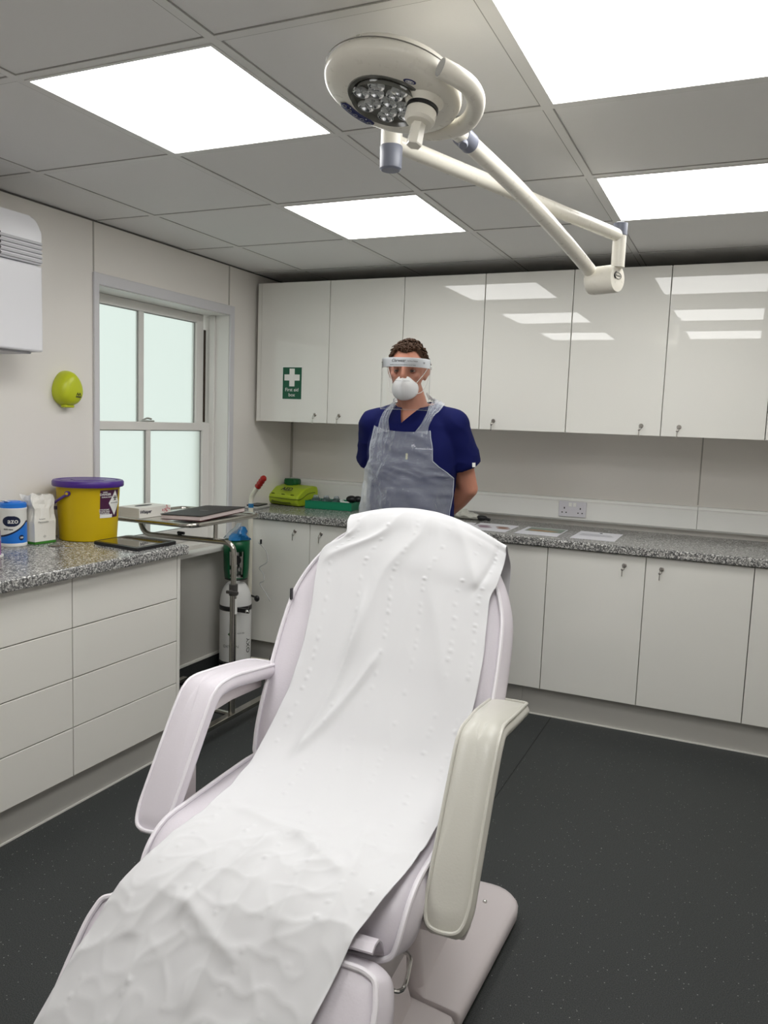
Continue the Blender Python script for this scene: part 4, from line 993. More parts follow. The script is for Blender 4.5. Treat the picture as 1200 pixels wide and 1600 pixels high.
t = thing('tissue_box', (0.15, -1.52, 0.962), 'flat white tissue box with pink flowers on the trolley top', 'tissue box')
mb = MB(); mb.box((0.075, -1.632, 0.9575), (0.200, -1.418, 1.004), 0.001); bb = mb.build('carton', PAPW, t)
mb = MB(); mb.prism([(0.11+0.018*math.cos(a)+0.02, -1.525+0.055*math.sin(a)) for a in [2*PI*k/24 for k in range(24)]], 1.0042, 1.0048); mb.build('tear_opening', mat('dark_slot', srgb(70, 70, 68), 0.7), t)
text('Whisper', 0.022, mat('navy_ink', srgb(20, 22, 50), 0.5), t, (0.2006, -1.590, 0.985), (0, 1, 0), (1, 0, 0), shear=0.2, bold=0.0005)
PK = mat('flower_pink', srgb(206, 120, 128), 0.6); random.seed(3)
mb = MB()
for k in range(16):
    cy_, cz_ = -1.452+random.gauss(0, 0.014), 0.984+random.gauss(0, 0.006); r_ = random.uniform(0.002, 0.0045)
    mb.add([(0.2004+0.0001*k*0.3, cy_+r_*(1+0.35*math.cos(5*a))*math.cos(a), cz_+r_*(1+0.35*math.cos(5*a))*math.sin(a)) for a in [2*PI*j/15 for j in range(15)]], [tuple(range(15))])
mb.build('flower_print', PK, t)
t = thing('ring_binder', (0.37, -1.42, 0.962), 'dark leather look folder with pink edged pages on the trolley top', 'folder')
LE = mat('dark_leather', srgb(34, 30, 30), 0.55, bump=0.3, bump_scale=500); PG = mat('page_edges', srgb(214, 200, 198), 0.7); RD = mat('maroon_edge', srgb(84, 22, 26), 0.45)
NB = [Vector((0.322, -1.640)), Vector((0.262, -1.225)), Vector((0.440, -1.150)), Vector((0.507, -1.590))]; cN = Vector((0.385, -1.41)); NP = [p_-cN for p_ in NB]; Tn = Matrix.Translation((cN.x, cN.y, 0))
mb = MB(); mb.prism(rc(NP, 0.006), 0.9670, 0.9680, Tn); mb.build('back_cover', RD, t)
mb = MB(); mb.prism(rc(NP, 0.004, 0.975), 0.9701, 0.9865, Tn); mb.build('pages', PG, t)
mb = MB(); mb.prism(rc(NP, 0.008), 0.9887, 0.9910, Tn, bev=0.001); mb.build('front_cover', LE, t)
mb = MB(); mb.box((-0.02, -0.012, 0.9911), (0.02, 0.012, 0.9915), M=Tn @ Matrix.Rotation(0.3, 4, 'Z')); mb.build('cover_print', mat('cover_grey', srgb(96, 92, 92), 0.5), t)

# ================================================================= OXYGEN CYLINDER ON ITS CART
CYW = mat('cylinder_white', srgb(228, 228, 226), 0.3); CYG = mat('guard_green', srgb(0, 88, 52), 0.35); IVC = mat('cart_ivory', srgb(222, 218, 202), 0.35)
ox, oy = 0.140, -0.790
t = thing('oxygen_cylinder', (ox, oy, 0), 'white oxygen cylinder with green valve guard standing in the left corner', 'gas cylinder')
T_ = Matrix.Translation((ox, oy, 0))
prof = [(0.0, 0.012), (0.080, 0.012), (0.086, 0.02), (0.087, 0.40)]
for k in range(1, 10): a = PI/2*k/9; prof.append((0.087*math.cos(a)*0.72+0.087*0.28, 0.40+0.125*math.sin(a)))
prof += [(0.0235, 0.527), (0.0235, 0.55)]
cyl = MB().lathe(prof, 48, T_).build('cylinder_body', CYW, t)
mb = MB(); gseg = 40; vs = []; fs = []
for z, r_ in ((0.540, 0.056), (0.550, 0.064), (0.60, 0.068), (0.70, 0.071), (0.755, 0.072)):
    for k in range(gseg):
        a = 2*PI*k/gseg; vs.append((ox+r_*math.cos(a), oy+r_*math.sin(a), z))
vd2 = math.atan2(-4.4-oy, 2.64-ox)
for i in range(4):
    for k in range(gseg):
        a = 2*PI*(k+0.5)/gseg; da = (a-vd2+PI) % (2*PI)-PI
        if i in (1, 2) and (abs(da) < 0.62 or abs(abs(da)-PI) < 0.6): continue
        fs.append((i*gseg+k, i*gseg+(k+1) % gseg, (i+1)*gseg+(k+1) % gseg, (i+1)*gseg+k))
mb.add(vs, fs, True); g_ = mb.build('valve_guard', CYG, t); s2 = g_.modifiers.new('thickness', 'SOLIDIFY'); s2.thickness = 0.005
mb = MB(); mb.lathe([(0.02, 0.55), (0.026, 0.56), (0.026, 0.60), (0.018, 0.605), (0.018, 0.66), (0.030, 0.665), (0.030, 0.69), (0.0, 0.695)], 24, T_); mb.tube([(ox-0.05, oy-0.01, 0.60), (ox+0.045, oy-0.03, 0.60)], 0.012, 10); mb.build('valve', mat('valve_chrome', (0.65, 0.65, 0.65), 0.25, metal=0.9), t)
Fg = Vector((math.cos(vd2), math.sin(vd2), 0)); mb = MB(); mb.lathe([(0.024, 0.020), (0.026, 0.040), (0.024, 0.046), (0.0, 0.047)], 24, frame((ox, oy, 0.648), (0, 0, 1), Fg)); mb.build('gauge', BLACK, t)
mb = MB(); mb.tube([(ox+0.057*math.cos(a), oy+0.057*math.sin(a), 0.543) for a in [2*PI*k/30 for k in range(30)]], 0.006, 8, closed=True); mb.build('guard_clamp', BLACK, t)
def strap(z, nm):
    P = [(ox+0.0885*math.cos(a), oy+0.0885*math.sin(a), z) for a in [2*PI*k/40 for k in range(41)]]
    vs = []; fs = []
    for p_ in P: vs += [(p_[0], p_[1], z-0.013), (p_[0], p_[1], z+0.013)]
    fs = [(2*k, 2*k+2, 2*k+3, 2*k+1) for k in range(40)]
    mb = MB(); mb.add(vs, fs, True); mb.box((ox+0.06, oy-0.075, z-0.012), (ox+0.135, oy-0.062, z+0.012), 0.003)
    o = mb.build('strap', BLACK, t); s2 = o.modifiers.new('thickness', 'SOLIDIFY'); s2.thickness = 0.002
    mb = MB(); mb.ball((ox+0.128, oy-0.078, z), 0.011, 12, 8); mb.build('strap_stud', CHROME, o)
strap(0.385, 'upper'); strap(0.075, 'lower')
def cw(a_c, zc, off=0.0008): return lambda v: Vector((ox+(0.087+off+v.z)*math.cos(a_c+v.x/0.087), oy+(0.087+off+v.z)*math.sin(a_c+v.x/0.087), zc+v.y))
def cpatch(a_c, zc, poly, m_, nm):
    W = cw(a_c, zc); MB().add([W(Vector((x, y, 0.0002))) for x, y in poly], [tuple(range(len(poly)))]).build(nm, m_, cyl)
cpatch(vd2-0.35, 0.245, [(-0.011, 0), (0, -0.011), (0.011, 0), (0, 0.011)], mat('diamond_green', srgb(20, 80, 30), 0.5), 'green_diamond')
cpatch(vd2-0.14, 0.240, [(-0.011, 0), (0, -0.011), (0.011, 0), (0, 0.011)], mat('diamond_yellow', srgb(196, 190, 40), 0.5), 'yellow_diamond')
GI = mat('faded_ink', srgb(120, 122, 118), 0.6)
text('N2O O2', 0.011, GI, cyl, (0, 0, 0), (1, 0, 0), (0, 0, 1), wrap=cw(vd2+0.35, 0.25))
text('OXYGEN', 0.022, GI, cyl, (0, 0, 0), (1, 0, 0), (0, 0, 1), wrap=cw(vd2-0.30, 0.175))
text('OXY', 0.040, INK, cyl, (0, 0, 0), (1, 0, 0), (0, 0, 1), wrap=lambda v: cw(vd2+0.95, 0.175)(Vector((-v.y, v.x, v.z))))
# face mask bag and tubing stuffed in the guard
t2 = thing('oxygen_mask', (ox, oy, 0.757), 'blue and clear oxygen mask pack tucked into the green guard', 'oxygen mask')
BMK = mat('mask_blue', srgb(40, 130, 196), 0.25, trans=0.3); CLP = mat('clear_film', srgb(222, 230, 236), 0.12, trans=0.75, ior=1.1)
mb = MB(); vs = []
for j in range(9):
    for k in range(16):
        a = 2*PI*k/16; r_ = (0.058-0.0055*j)*(1+0.25*math.sin(3*a+j)); vs.append((ox+0.012+r_*math.cos(a)+0.003*j, oy+r_*math.sin(a), 0.760+0.009*j))
mb.add(vs, [(j*16+k, j*16+(k+1) % 16, (j+1)*16+(k+1) % 16, (j+1)*16+k) for j in range(8) for k in range(16)]+[tuple(range(16)), tuple(8*16+k for k in range(16))], True); mb.build('mask_shell', BMK, t2)
mb = MB(); vs = []
for j in range(7):
    for k in range(12):
        a = 2*PI*k/12; r_ = (0.050-0.006*j)*(1+0.35*math.sin(2*a+j*0.8)); vs.append((ox-0.012+r_*math.cos(a)+0.006*j, oy-0.012+0.6*r_*math.sin(a), 0.762+0.015*j))
mb.add(vs, [(j*12+k, j*12+(k+1) % 12, (j+1)*12+(k+1) % 12, (j+1)*12+k) for j in range(6) for k in range(12)], True); mb.build('plastic_bag', CLP, t2)
TUB = mat('clear_tubing', srgb(226, 228, 226), 0.2, trans=0.5, ior=1.2)
t3 = thing('tubing', (0.27, -0.70, 0.55), 'looped clear tubing hanging beside the ivory cart pole', 'tubing')
mb = MB(); mb.tube(cr_spline([(0.235, -0.72, 0.74), (0.285, -0.72, 0.70), (0.295, -0.72, 0.64), (0.245, -0.72, 0.60), (0.27, -0.72, 0.57), (0.275, -0.72, 0.53), (0.25, -0.72, 0.51), (0.29, -0.72, 0.46), (0.32, -0.72, 0.42)], 8), 0.0032, 6); mb.build('tube', TUB, t3)
MB().tube([(0.253, -0.722, 0.735), (0.253, -0.722, 0.760)], 0.006, 8).build('connector', BLACK, t3)
# cart
t = thing('cylinder_cart', (0.24, -0.72, 0), 'ivory cylinder cart pole with red grip beside the oxygen cylinder', 'cylinder cart')
pole = bend([(0.150, -0.672, 0.045), (0.150, -0.672, 0.985), (0.192, -0.690, 1.030), (0.252, -0.705, 1.098)], 0.05)
mb = MB(); mb.tube(pole, 0.0135, 14); mb.build('pole', IVC, t)
e0, e1 = Vector((0.205, -0.6935, 1.045)), Vector((0.258, -0.7065, 1.105))
mb = MB(); mb.tube([e0.lerp(e1, k/12) for k in range(13)], [0.0165+0.0022*(k % 3 == 1) for k in range(12)]+[0.012], 14); mb.build('grip', mat('grip_red', srgb(150, 24, 16), 0.45), t)
mb = MB(); mb.tube([(0.150, -0.672, 0.925), (0.150, -0.672, 0.948)], 0.0148, 14); mb.build('blue_tag', mat('tag_blue', srgb(40, 110, 160), 0.4), t)
mb = MB(); mb.box((0.05, -0.885, 0.0), (0.235, -0.66, 0.010), 0.003); mb.build('foot_plate', IVC, t)
mb = MB(); mb.tube([(0.04, -0.690, 0.06), (0.355, -0.655, 0.06)], 0.009, 10); mb.build('axle', IVC, t)
for x in (0.055, 0.330):
    mb = MB(); mb.lathe([(0.02, 0), (0.056, 0.004), (0.059, 0.010), (0.059, 0.022), (0.056, 0.028), (0.02, 0.032)], 32, frame((x-0.016, -0.672, 0.060), (0, 0, 1), (1, 0.05, 0))); wl = mb.build('wheel', mat('tyre_grey', srgb(58, 58, 60), 0.6), t)
mb = MB(); mb.tube([(0.150, -0.672, 0.425), (0.215, -0.700, 0.425), (0.240, -0.735, 0.425)], 0.006, 8); mb.ball((0.245, -0.740, 0.430), (0.016, 0.013, 0.018), 12, 8); mb.build('clamp_screw', BLACK, t)

# ================================================================= ITEMS ON THE BACK WORKTOP
t = thing('defibrillator', (0.126, -0.172, 0.9), 'lime green defibrillator case marked AED in the corner of the back worktop', 'defibrillator', rz=math.radians(-12))
AEDM = mat('aed_lime', srgb(168, 190, 44), 0.35)
w_ = 0.123
def sect(x, sc=1.0): return [(x, -0.085*sc, 0.004), (x, -0.100*sc, 0.020), (x, -0.105*sc, 0.045), (x, -0.100*sc, 0.062), (x, -0.03*sc, 0.108), (x, 0.05*sc, 0.122), (x, 0.085*sc, 0.116), (x, 0.095*sc, 0.09), (x, 0.095*sc, 0.004)]
mb = MB(); secs = [sect(-w_, 0.93), sect(-w_+0.012, 1.0), sect(-w_*0.5, 1.02), sect(0, 1.03), sect(w_*0.5, 1.02), sect(w_-0.012, 1.0), sect(w_, 0.93)]
a_, b_ = loft(secs); mb.add(a_, b_, False); ab = mb.build('case', AEDM, t, local=True)
bv = ab.modifiers.new('soft_edges', 'BEVEL'); bv.width = 0.010; bv.segments = 3; bv.limit_method = 'ANGLE'; bv.angle_limit = math.radians(20)
mb = MB(); mb.tube(cr_spline([(-w_+0.004, -0.104, 0.046), (0, -0.109, 0.046), (w_-0.006, -0.104, 0.046), (w_+0.0005, -0.06, 0.050), (w_+0.001, 0.0, 0.078), (w_+0.0, 0.06, 0.082)], 5), 0.0022, 6); mb.build('case_seam', mat('seam_dark', srgb(80, 96, 16), 0.6), t, local=True)
mb = MB(); mb.box((-0.09, -0.1035, 0.014), (0.07, -0.098, 0.034), 0.004); mb.build('latch_recess', mat('recess_green', srgb(90, 104, 22), 0.6), t, local=True)
nA = Vector((0, -0.046, 0.07)).normalized(); up_ = Vector((0, 0.07, 0.046)).normalized()
RA = Matrix.Rotation(math.radians(-12), 3, 'Z')
pA = MW[t] @ Vector((0.014, -0.066, 0.0915))
text('AED', 0.040, INK, t, pA+RA @ nA*0.012, RA @ Vector((1, 0, 0)), RA @ nA, bold=0.0014, xs=1.15)
for x in (-0.085, 0.0, 0.075):
    mb = MB(); mb.ball((x, -0.092, 0.070), (0.016, 0.006, 0.004), 14, 8, rot=Matrix.Rotation(-0.2, 3, 'X')); mb.build('moulded_dimple', mat('recess_green', srgb(90, 104, 22), 0.6), t, local=True)
t = thing('green_case', (0.075, -0.145, 1.013), 'small dark green round cornered case sitting on the defibrillator', 'case')
mb = MB(); mb.prism(rrect(0.030, -0.150, 0.132, -0.075, 0.03, 6), 1.016, 1.056, bev=0.012, seg=4); mb.build('shell', mat('case_green', srgb(4, 84, 40), 0.3), t)
mb = MB(); mb.prism(rrect(0.050, -0.138, 0.112, -0.088, 0.018, 6), 1.0562, 1.0572); mb.build('top_label', mat('case_label', srgb(90, 130, 100), 0.4), t)

t = thing('green_tray', (0.415, -0.198, 0.9), 'green plastic tray of clear wrapped supplies beside the defibrillator', 'tray', rz=math.radians(8))
TG = mat('tray_green', srgb(20, 128, 92), 0.35)
mb = MB(); L_, D_ = 0.146, 0.080
mb.box((-L_, -D_, 0.0), (L_, D_, 0.004))
mb.box((-L_, -D_, 0.0), (L_, -D_+0.003, 0.046)); mb.box((-L_, D_-0.003, 0.0), (L_, D_, 0.046)); mb.box((-L_, -D_+0.003, 0.0), (-L_+0.003, D_-0.003, 0.046)); mb.box((L_-0.003, -D_+0.003, 0.0), (L_, D_-0.003, 0.046))
mb.build('tray_body', TG, t, local=True)
mb = MB(); mb.box((-L_-0.003, -D_-0.003, 0.0462), (L_+0.003, -D_+0.003, 0.0490), 0.001); mb.box((-L_-0.003, D_-0.003, 0.0462), (L_+0.003, D_+0.003, 0.0490), 0.001); mb.build('rim', TG, t, local=True)
Mt = MW[t]
labs = ('clear wrapped round airway pack at the left end of the green tray', 'clear wrapped round airway pack second from left in the green tray', 'clear wrapped pack with a white edge in the middle of the green tray')
for i, x in enumerate((-0.104, -0.038, 0.026)):
    p_ = Mt @ Vector((x, -0.01, 0.006)); k_ = thing('wrapped_pack', p_, labs[i], 'pack', group='clear wrapped packs in the green tray')
    mb = MB(); mb.ball((p_.x, p_.y, p_.z+0.032), (0.027, 0.045, 0.030), 20, 12); mb.build('mask_dome', mat('smoky_mask', srgb(96, 116, 112), 0.2, trans=0.4, ior=1.2), k_)
    mb = MB(); vs = []
    for j in range(8):
        for q in range(14):
            a = 2*PI*q/14; rr_ = (0.029-0.0025*j)*(1+0.12*math.sin(4*a+j*1.7+i)); vs.append((p_.x+rr_*math.cos(a)*0.98, p_.y+rr_*1.4*math.sin(a), p_.z+0.012+0.0085*j))
    mb.add(vs, [(j*14+q, j*14+(q+1) % 14, (j+1)*14+(q+1) % 14, (j+1)*14+q) for j in range(7) for q in range(14)]); mb.build('film_wrap', CLP, k_)
p_ = Mt @ Vector((0.080, -0.02, 0.05)); k_ = thing('coiled_tube', Mt @ Vector((0.08, -0.02, 0.006)), 'coiled white corrugated tube at the right end of the green tray', 'tube')
mb = MB(); mb.tube(cr_spline([p_+Vector(v_) for v_ in ((-0.018, 0.02, -0.004), (-0.012, -0.02, 0.006), (0.01, -0.045, 0.0), (0.035, -0.02, -0.006), (0.01, 0.01, -0.02), (-0.02, 0.0, -0.03))], 10), [0.007+0.0014*(i % 2) for i in range(51)], 10); mb.build('hose', mat('hose_white', srgb(210, 216, 210), 0.35), k_)
t = tag(MB().ball(Mt @ Vector((0.112, 0.02, 0.062)), (0.034, 0.030, 0.022), 20, 12).ball(Mt @ Vector((0.148, 0.03, 0.064)), (0.030, 0.024, 0.019), 20, 12).build('rubber_bulb', BLACK), 'black rubber bulb resting on the right end of the green tray', 'rubber bulb')

t = thing('card_reader', (0.055, -0.46, 0.9), 'flat white and black device at the left end of the back worktop', 'device', rz=math.radians(8))
MB().box((-0.045, -0.09, 0.0), (0.045, 0.075, 0.014), 0.004).build('base', mat('device_grey', srgb(196, 196, 192), 0.4), t, local=True)
MB().box((-0.036, -0.075, 0.0142), (0.036, 0.062, 0.022), 0.003).build('top_pad', BLACK, t, local=True)

def sheetA(name, c, rz, label, w_=0.212, h_=0.30, z=0.9006, th=0.0008):
    t = thing(name, (c[0], c[1], z), label, 'paper sheet', rz=rz, group='loose A4 sheets on the back worktop')
    MB().box((-w_/2, -h_/2, 0), (w_/2, h_/2, th)).build('paper', mat('printer_paper', srgb(226, 226, 232), 0.5), t, local=True); return t
s1 = sheetA('paper_sheet', (2.005, -0.375), 0.0, 'white typed sheet, rightmost of those on the back worktop')
GI2 = mat('text_grey', srgb(150, 150, 158), 0.6)
mb = MB(); random.seed(5)
for k in range(7): mb.box((-0.085, 0.05-k*0.012, 0.0009), (-0.085+random.uniform(0.10, 0.17), 0.0525-k*0.012, 0.0011))
mb.build('printed_lines', GI2, s1, local=True)
mb = MB(); mb.tube([(0.004+0.006*math.cos(a), 0.105+0.006*math.sin(a), 0.0011) for a in [2*PI*k/14 for k in range(14)]], 0.0018, 5, closed=True); mb.build('crest', INK, s1, local=True)
s2 = sheetA('paper_sheet', (1.730, -0.388), 0.01, 'sheet printed with a tan and green photo, middle of the back worktop')
MB().box((-0.085, -0.02, 0.0009), (0.100, 0.135, 0.0011)).build('green_print', mat('print_green', srgb(120, 136, 122), 0.4), s2, local=True)
def blob(mb, cx, cy, rx, ry, z, sd, n=22):
    mb.add([(cx+rx*(1+0.25*noise.noise(Vector((math.cos(a)*2, math.sin(a)*2, sd))))*math.cos(a), cy+ry*(1+0.25*noise.noise(Vector((math.cos(a)*2, math.sin(a)*2, sd+9))))*math.sin(a), z) for a in [2*PI*k/n for k in range(n)]], [tuple(range(n))])
mb = MB(); blob(mb, 0.0, 0.02, 0.075, 0.022, 0.0013, 2); mb.build('tan_print', mat('print_tan', srgb(190, 146, 104), 0.5), s2, local=True)
mb = MB(); blob(mb, -0.02, 0.03, 0.030, 0.012, 0.0015, 5); mb.build('brown_print', mat('print_brown', srgb(160, 100, 62), 0.5), s2, local=True)
s3 = sheetA('paper_sheet', (1.472, -0.400), 0.02, 'sheet printed with purple and brown pictures, beside the draped backrest')
for x, m_, sd in ((-0.055, mat('print_mauve', srgb(150, 124, 140), 0.5), 1), (0.045, mat('print_umber', srgb(140, 104, 90), 0.5), 4)):
    for q in range(2): mb = MB(); blob(mb, x+0.02*q, 0.03-0.05*q, 0.036, 0.026, 0.0011+0.0002*q, sd+q); mb.build('picture', m_, s3, local=True)
s4 = sheetA('paper_sheet', (1.290, -0.395), 0.18, 'plain sheet behind the paper draped headrest, next to the plastic bag', w_=0.15, h_=0.21)
t = thing('plastic_bag', (1.235, -0.13, 0.9), 'clear crumpled plastic bag with black cap beside the person', 'plastic bag')
mb = MB(); nb, mbb = 26, 12; vs = []
for i in range(nb):
    x = 1.09+0.235*i/(nb-1); f_ = math.sin(PI*(i+0.6)/(nb+0.2))**0.5
    for k in range(mbb):
        a = 2*PI*k/mbb; q = noise.noise(Vector((x*30, math.cos(a)*1.5, math.sin(a)*1.5)))*0.7
        vs.append((x, -0.13+0.052*f_*math.cos(a)*(1+q*0.5)-0.02*i/nb, 0.902+0.023*f_*(1+math.sin(a))*(1+q)))
mb.add(vs, [(i*mbb+k, i*mbb+(k+1) % mbb, (i+1)*mbb+(k+1) % mbb, (i+1)*mbb+k) for i in range(nb-1) for k in range(mbb)]+[tuple(range(mbb)), tuple((nb-1)*mbb+k for k in range(mbb))])
mb.build('film', mat('bag_film', srgb(214, 214, 204), 0.12, spec=0.8, trans=0.25, ior=1.2), t)
mb = MB(); mb.ball((1.335, -0.155, 0.916), (0.035, 0.022, 0.0155), 16, 10); mb.tube([(1.35, -0.155, 0.915), (1.385, -0.16, 0.909)], 0.008, 10); mb.build('black_cap', BLACK, t)

# ================================================================= THE PERSON
random.seed(11)
PO = Vector((1.385, -1.33, 0.0))
person = thing('person', PO, 'standing person in navy scrubs, clear plastic apron, white mask and face shield, hands behind back', 'person')
SKIN = mat('skin', srgb(192, 134, 112), 0.48, spec=0.4)
sk = SKIN.node_tree.nodes['Principled BSDF']; sk.inputs['Subsurface Weight'].default_value = 0.12; sk.inputs['Subsurface Scale'].default_value = 0.01
sk.inputs['Subsurface Radius'].default_value = (1.0, 0.35, 0.2)
NAVY = mat('scrub_navy', srgb(6, 14, 74), 0.85, spec=0.25, bump=0.25, bump_scale=700)
HAIRM = mat('hair_brown', srgb(62, 42, 28), 0.75, spec=0.25, bump=0.5, bump_scale=300)

HCn = Vector((-0.027, -0.020, 1.630)); HY = math.radians(12)
HR = Matrix.Rotation(HY, 3, 'Z')
def hd(x, y, z): return HCn+HR @ Vector((x, y, z))        # head space: -y is the face

def chain(mb, pts, radii, step=0.35, n=16, m_=10, flat=None):
    """overlapping balls along a path; fused afterwards"""
    for i in range(len(pts)-1):
        a, b = Vector(pts[i]), Vector(pts[i+1]); ra, rb = radii[i], radii[i+1]
        k = max(2, int((b-a).length/(min(ra, rb)*step))+1)
        for q in range(k+1):
            t_ = q/k; r_ = ra+(rb-ra)*t_
            mb.ball(a.lerp(b, t_), r_, n, m_)
def fuse(mb, voxel, smooth=3, fac=0.6):
    me = bpy.data.meshes.new('f'); me.from_pydata(mb.v, [], mb.f)
    o = bpy.data.objects.new('f', me); COL.objects.link(o)
    r_ = o.modifiers.new('r', 'REMESH'); r_.mode = 'VOXEL'; r_.voxel_size = voxel; r_.adaptivity = 0
    if smooth: s_ = o.modifiers.new('s', 'SMOOTH'); s_.iterations = smooth; s_.factor = fac
    bpy.context.view_layer.update()
    out = bpy.data.meshes.new_from_object(o.evaluated_get(bpy.context.evaluated_depsgraph_get()))
    bpy.data.objects.remove(o); bpy.data.meshes.remove(me)
    return out
def mesh_part(name, me, m_, parent):
    me.materials.clear(); me.materials.append(m_); me.polygons.foreach_set('use_smooth', [True]*len(me.polygons))
    me.name = name; o = bpy.data.objects.new(name, me); COL.objects.link(o); o.parent = parent; MW[o] = MW[parent]; return o

# ---- body: one continuous surface
b = MB()
# skull, face, jaw, neck
b.ball(hd(0, 0.012, 0.035), (0.074, 0.094, 0.082), 28, 20, rot=HR)
b.ball(hd(0, -0.020, 0.000), (0.067, 0.070, 0.085), 24, 18, rot=HR)
b.ball(hd(0, -0.030, -0.055), (0.053, 0.056, 0.052), 24, 16, rot=HR)
b.ball(hd(0, -0.052, -0.088), (0.030, 0.028, 0.024), 16, 12, rot=HR)
b.ball(hd(0, -0.066, 0.035), (0.052, 0.022, 0.020), 18, 10, rot=HR)       # brow
for sx in (-1, 1):
    b.ball(hd(sx*0.038, -0.060, -0.012), (0.022, 0.020, 0.020), 14, 10, rot=HR)   # cheek
    b.ball(hd(sx*0.076, 0.012, 0.000), (0.0075, 0.018, 0.031), 14, 12, rot=HR @ Matrix.Rotation(sx*0.25, 3, 'Y'))
    b.ball(hd(sx*0.083, 0.022, 0.012), (0.007, 0.013, 0.020), 12, 10, rot=HR)
chain(b, [hd(0, -0.082, 0.022), hd(0, -0.100, -0.018)], [0.009, 0.012]); b.ball(hd(0, -0.096, -0.022), (0.016, 0.012, 0.010), 14, 10, rot=HR)
b.ball(hd(0, -0.082, -0.050), (0.024, 0.012, 0.008), 14, 8, rot=HR); b.ball(hd(0, -0.080, -0.062), (0.020, 0.012, 0.008), 14, 8, rot=HR)
chain(b, [hd(0, 0.015, -0.060), Vector((0, 0.015, 1.47)), Vector((0, 0.02, 1.42))], [0.058, 0.060, 0.075])
def torso(mb, g=0.0):
    T0 = ((1.500, 0.045, 0.045, 0.020), (1.478, 0.085, 0.060, 0.018), (1.445, 0.135, 0.080, 0.015), (1.40, 0.165, 0.098, 0.010), (1.32, 0.180, 0.115, 0.004), (1.26, 0.178, 0.122, 0.0), (1.20, 0.172, 0.126, -0.004), (1.14, 0.168, 0.130, -0.010), (1.08, 0.168, 0.132, -0.012), (1.02, 0.172, 0.126, -0.006), (0.96, 0.178, 0.120, 0.0), (0.86, 0.172, 0.112, 0.004))
    P = cr_spline([Vector((w_, d_, z)) for z, w_, d_, y_ in T0], 6); Q = cr_spline([Vector((0, y_, z)) for z, w_, d_, y_ in T0], 6)
    n = 56; vs = []
    for p_, q_ in zip(P, Q):
        for k in range(n):
            a = 2*PI*k/n; c_, s_ = math.cos(a), math.sin(a); e_ = 2/2.35
            vs.append(((p_.x+g)*math.copysign(abs(c_)**e_, c_), q_.y+(p_.y+g)*math.copysign(abs(s_)**e_, s_), p_.z+(g if p_.z > 1.4 else 0)))
    L_ = len(P); fs = [(i*n+k, i*n+(k+1) % n, (i+1)*n+(k+1) % n, (i+1)*n+k) for i in range(L_-1) for k in range(n)]+[tuple(range(n)), tuple((L_-1)*n+k for k in range(n))]
    mb.add(vs, fs, True)
torso(b)
SH = {1: Vector((0.163, 0.020, 1.412)), -1: Vector((-0.182, 0.020, 1.405))}
EL = {1: Vector((0.214, 0.100, 1.165)), -1: Vector((-0.196, 0.150, 1.165))}
WR = {1: Vector((0.050, 0.178, 1.000)), -1: Vector((-0.045, 0.200, 0.985))}
for s_ in (1, -1):
    chain(b, [(s_*0.07, 0.02, 1.452), SH[s_]], [0.060, 0.062])
    chain(b, [SH[s_], SH[s_].lerp(EL[s_], 0.45), EL[s_]], [0.060, 0.052, 0.043])
    chain(b, [EL[s_], EL[s_].lerp(WR[s_], 0.28), WR[s_]], [0.044, 0.045, 0.028])
    # hand: palm and five fingers, one hand held in the other behind the back
    w0 = WR[s_]; d_ = Vector((-s_*0.93, 0.10, -0.30)).normalized(); up_ = Vector((-s_*0.3, 0.0, 0.95)).normalized(); up_ = (up_-d_*up_.dot(d_)).normalized(); nn = d_.cross(up_)
    for q in range(5):
        for e in range(4): b.ball(w0+d_*(0.018+0.017*q)+up_*(0.012*(e-1.5)*(0.7+0.12*q)), 0.0145, 10, 8)
    for f_, (off, ln) in enumerate(((0.030, 0.070), (0.011, 0.080), (-0.009, 0.075), (-0.028, 0.058))):
        p0 = w0+d_*0.088+up_*off; bend_ = nn*(s_*0.012)-Vector((0, 0, 0.010))
        p1 = p0+d_*ln*0.42+bend_*0.4; p2 = p1+(d_+bend_*28).normalized()*ln*0.32; p3 = p2+(d_*0.5+bend_*50).normalized()*ln*0.26
        chain(b, [p0, p1, p2, p3], [0.0095, 0.0088, 0.0082, 0.0070], n=10, m_=8)
    t0_ = w0+d_*0.025+up_*0.020; t1_ = t0_+d_*0.030+up_*0.028; t2_ = t1_+d_*0.028+up_*0.008
    chain(b, [t0_, t1_, t2_], [0.013, 0.0105, 0.008], n=10, m_=8)
    # legs
    HPt, KN, AN = Vector((s_*0.095, 0.005, 0.90)), Vector((s_*0.105, -0.008, 0.49)), Vector((s_*0.110, 0.015, 0.09))
    chain(b, [HPt, HPt.lerp(KN, 0.5), KN, KN.lerp(AN, 0.35), AN], [0.088, 0.074, 0.056, 0.054, 0.036])
    chain(b, [AN+Vector((0, 0.02, -0.035)), Vector((s_*0.118, -0.12, 0.045)), Vector((s_*0.120, -0.155, 0.035))], [0.036, 0.034, 0.024])
body_me = fuse(b, 0.0052, 4, 0.5)
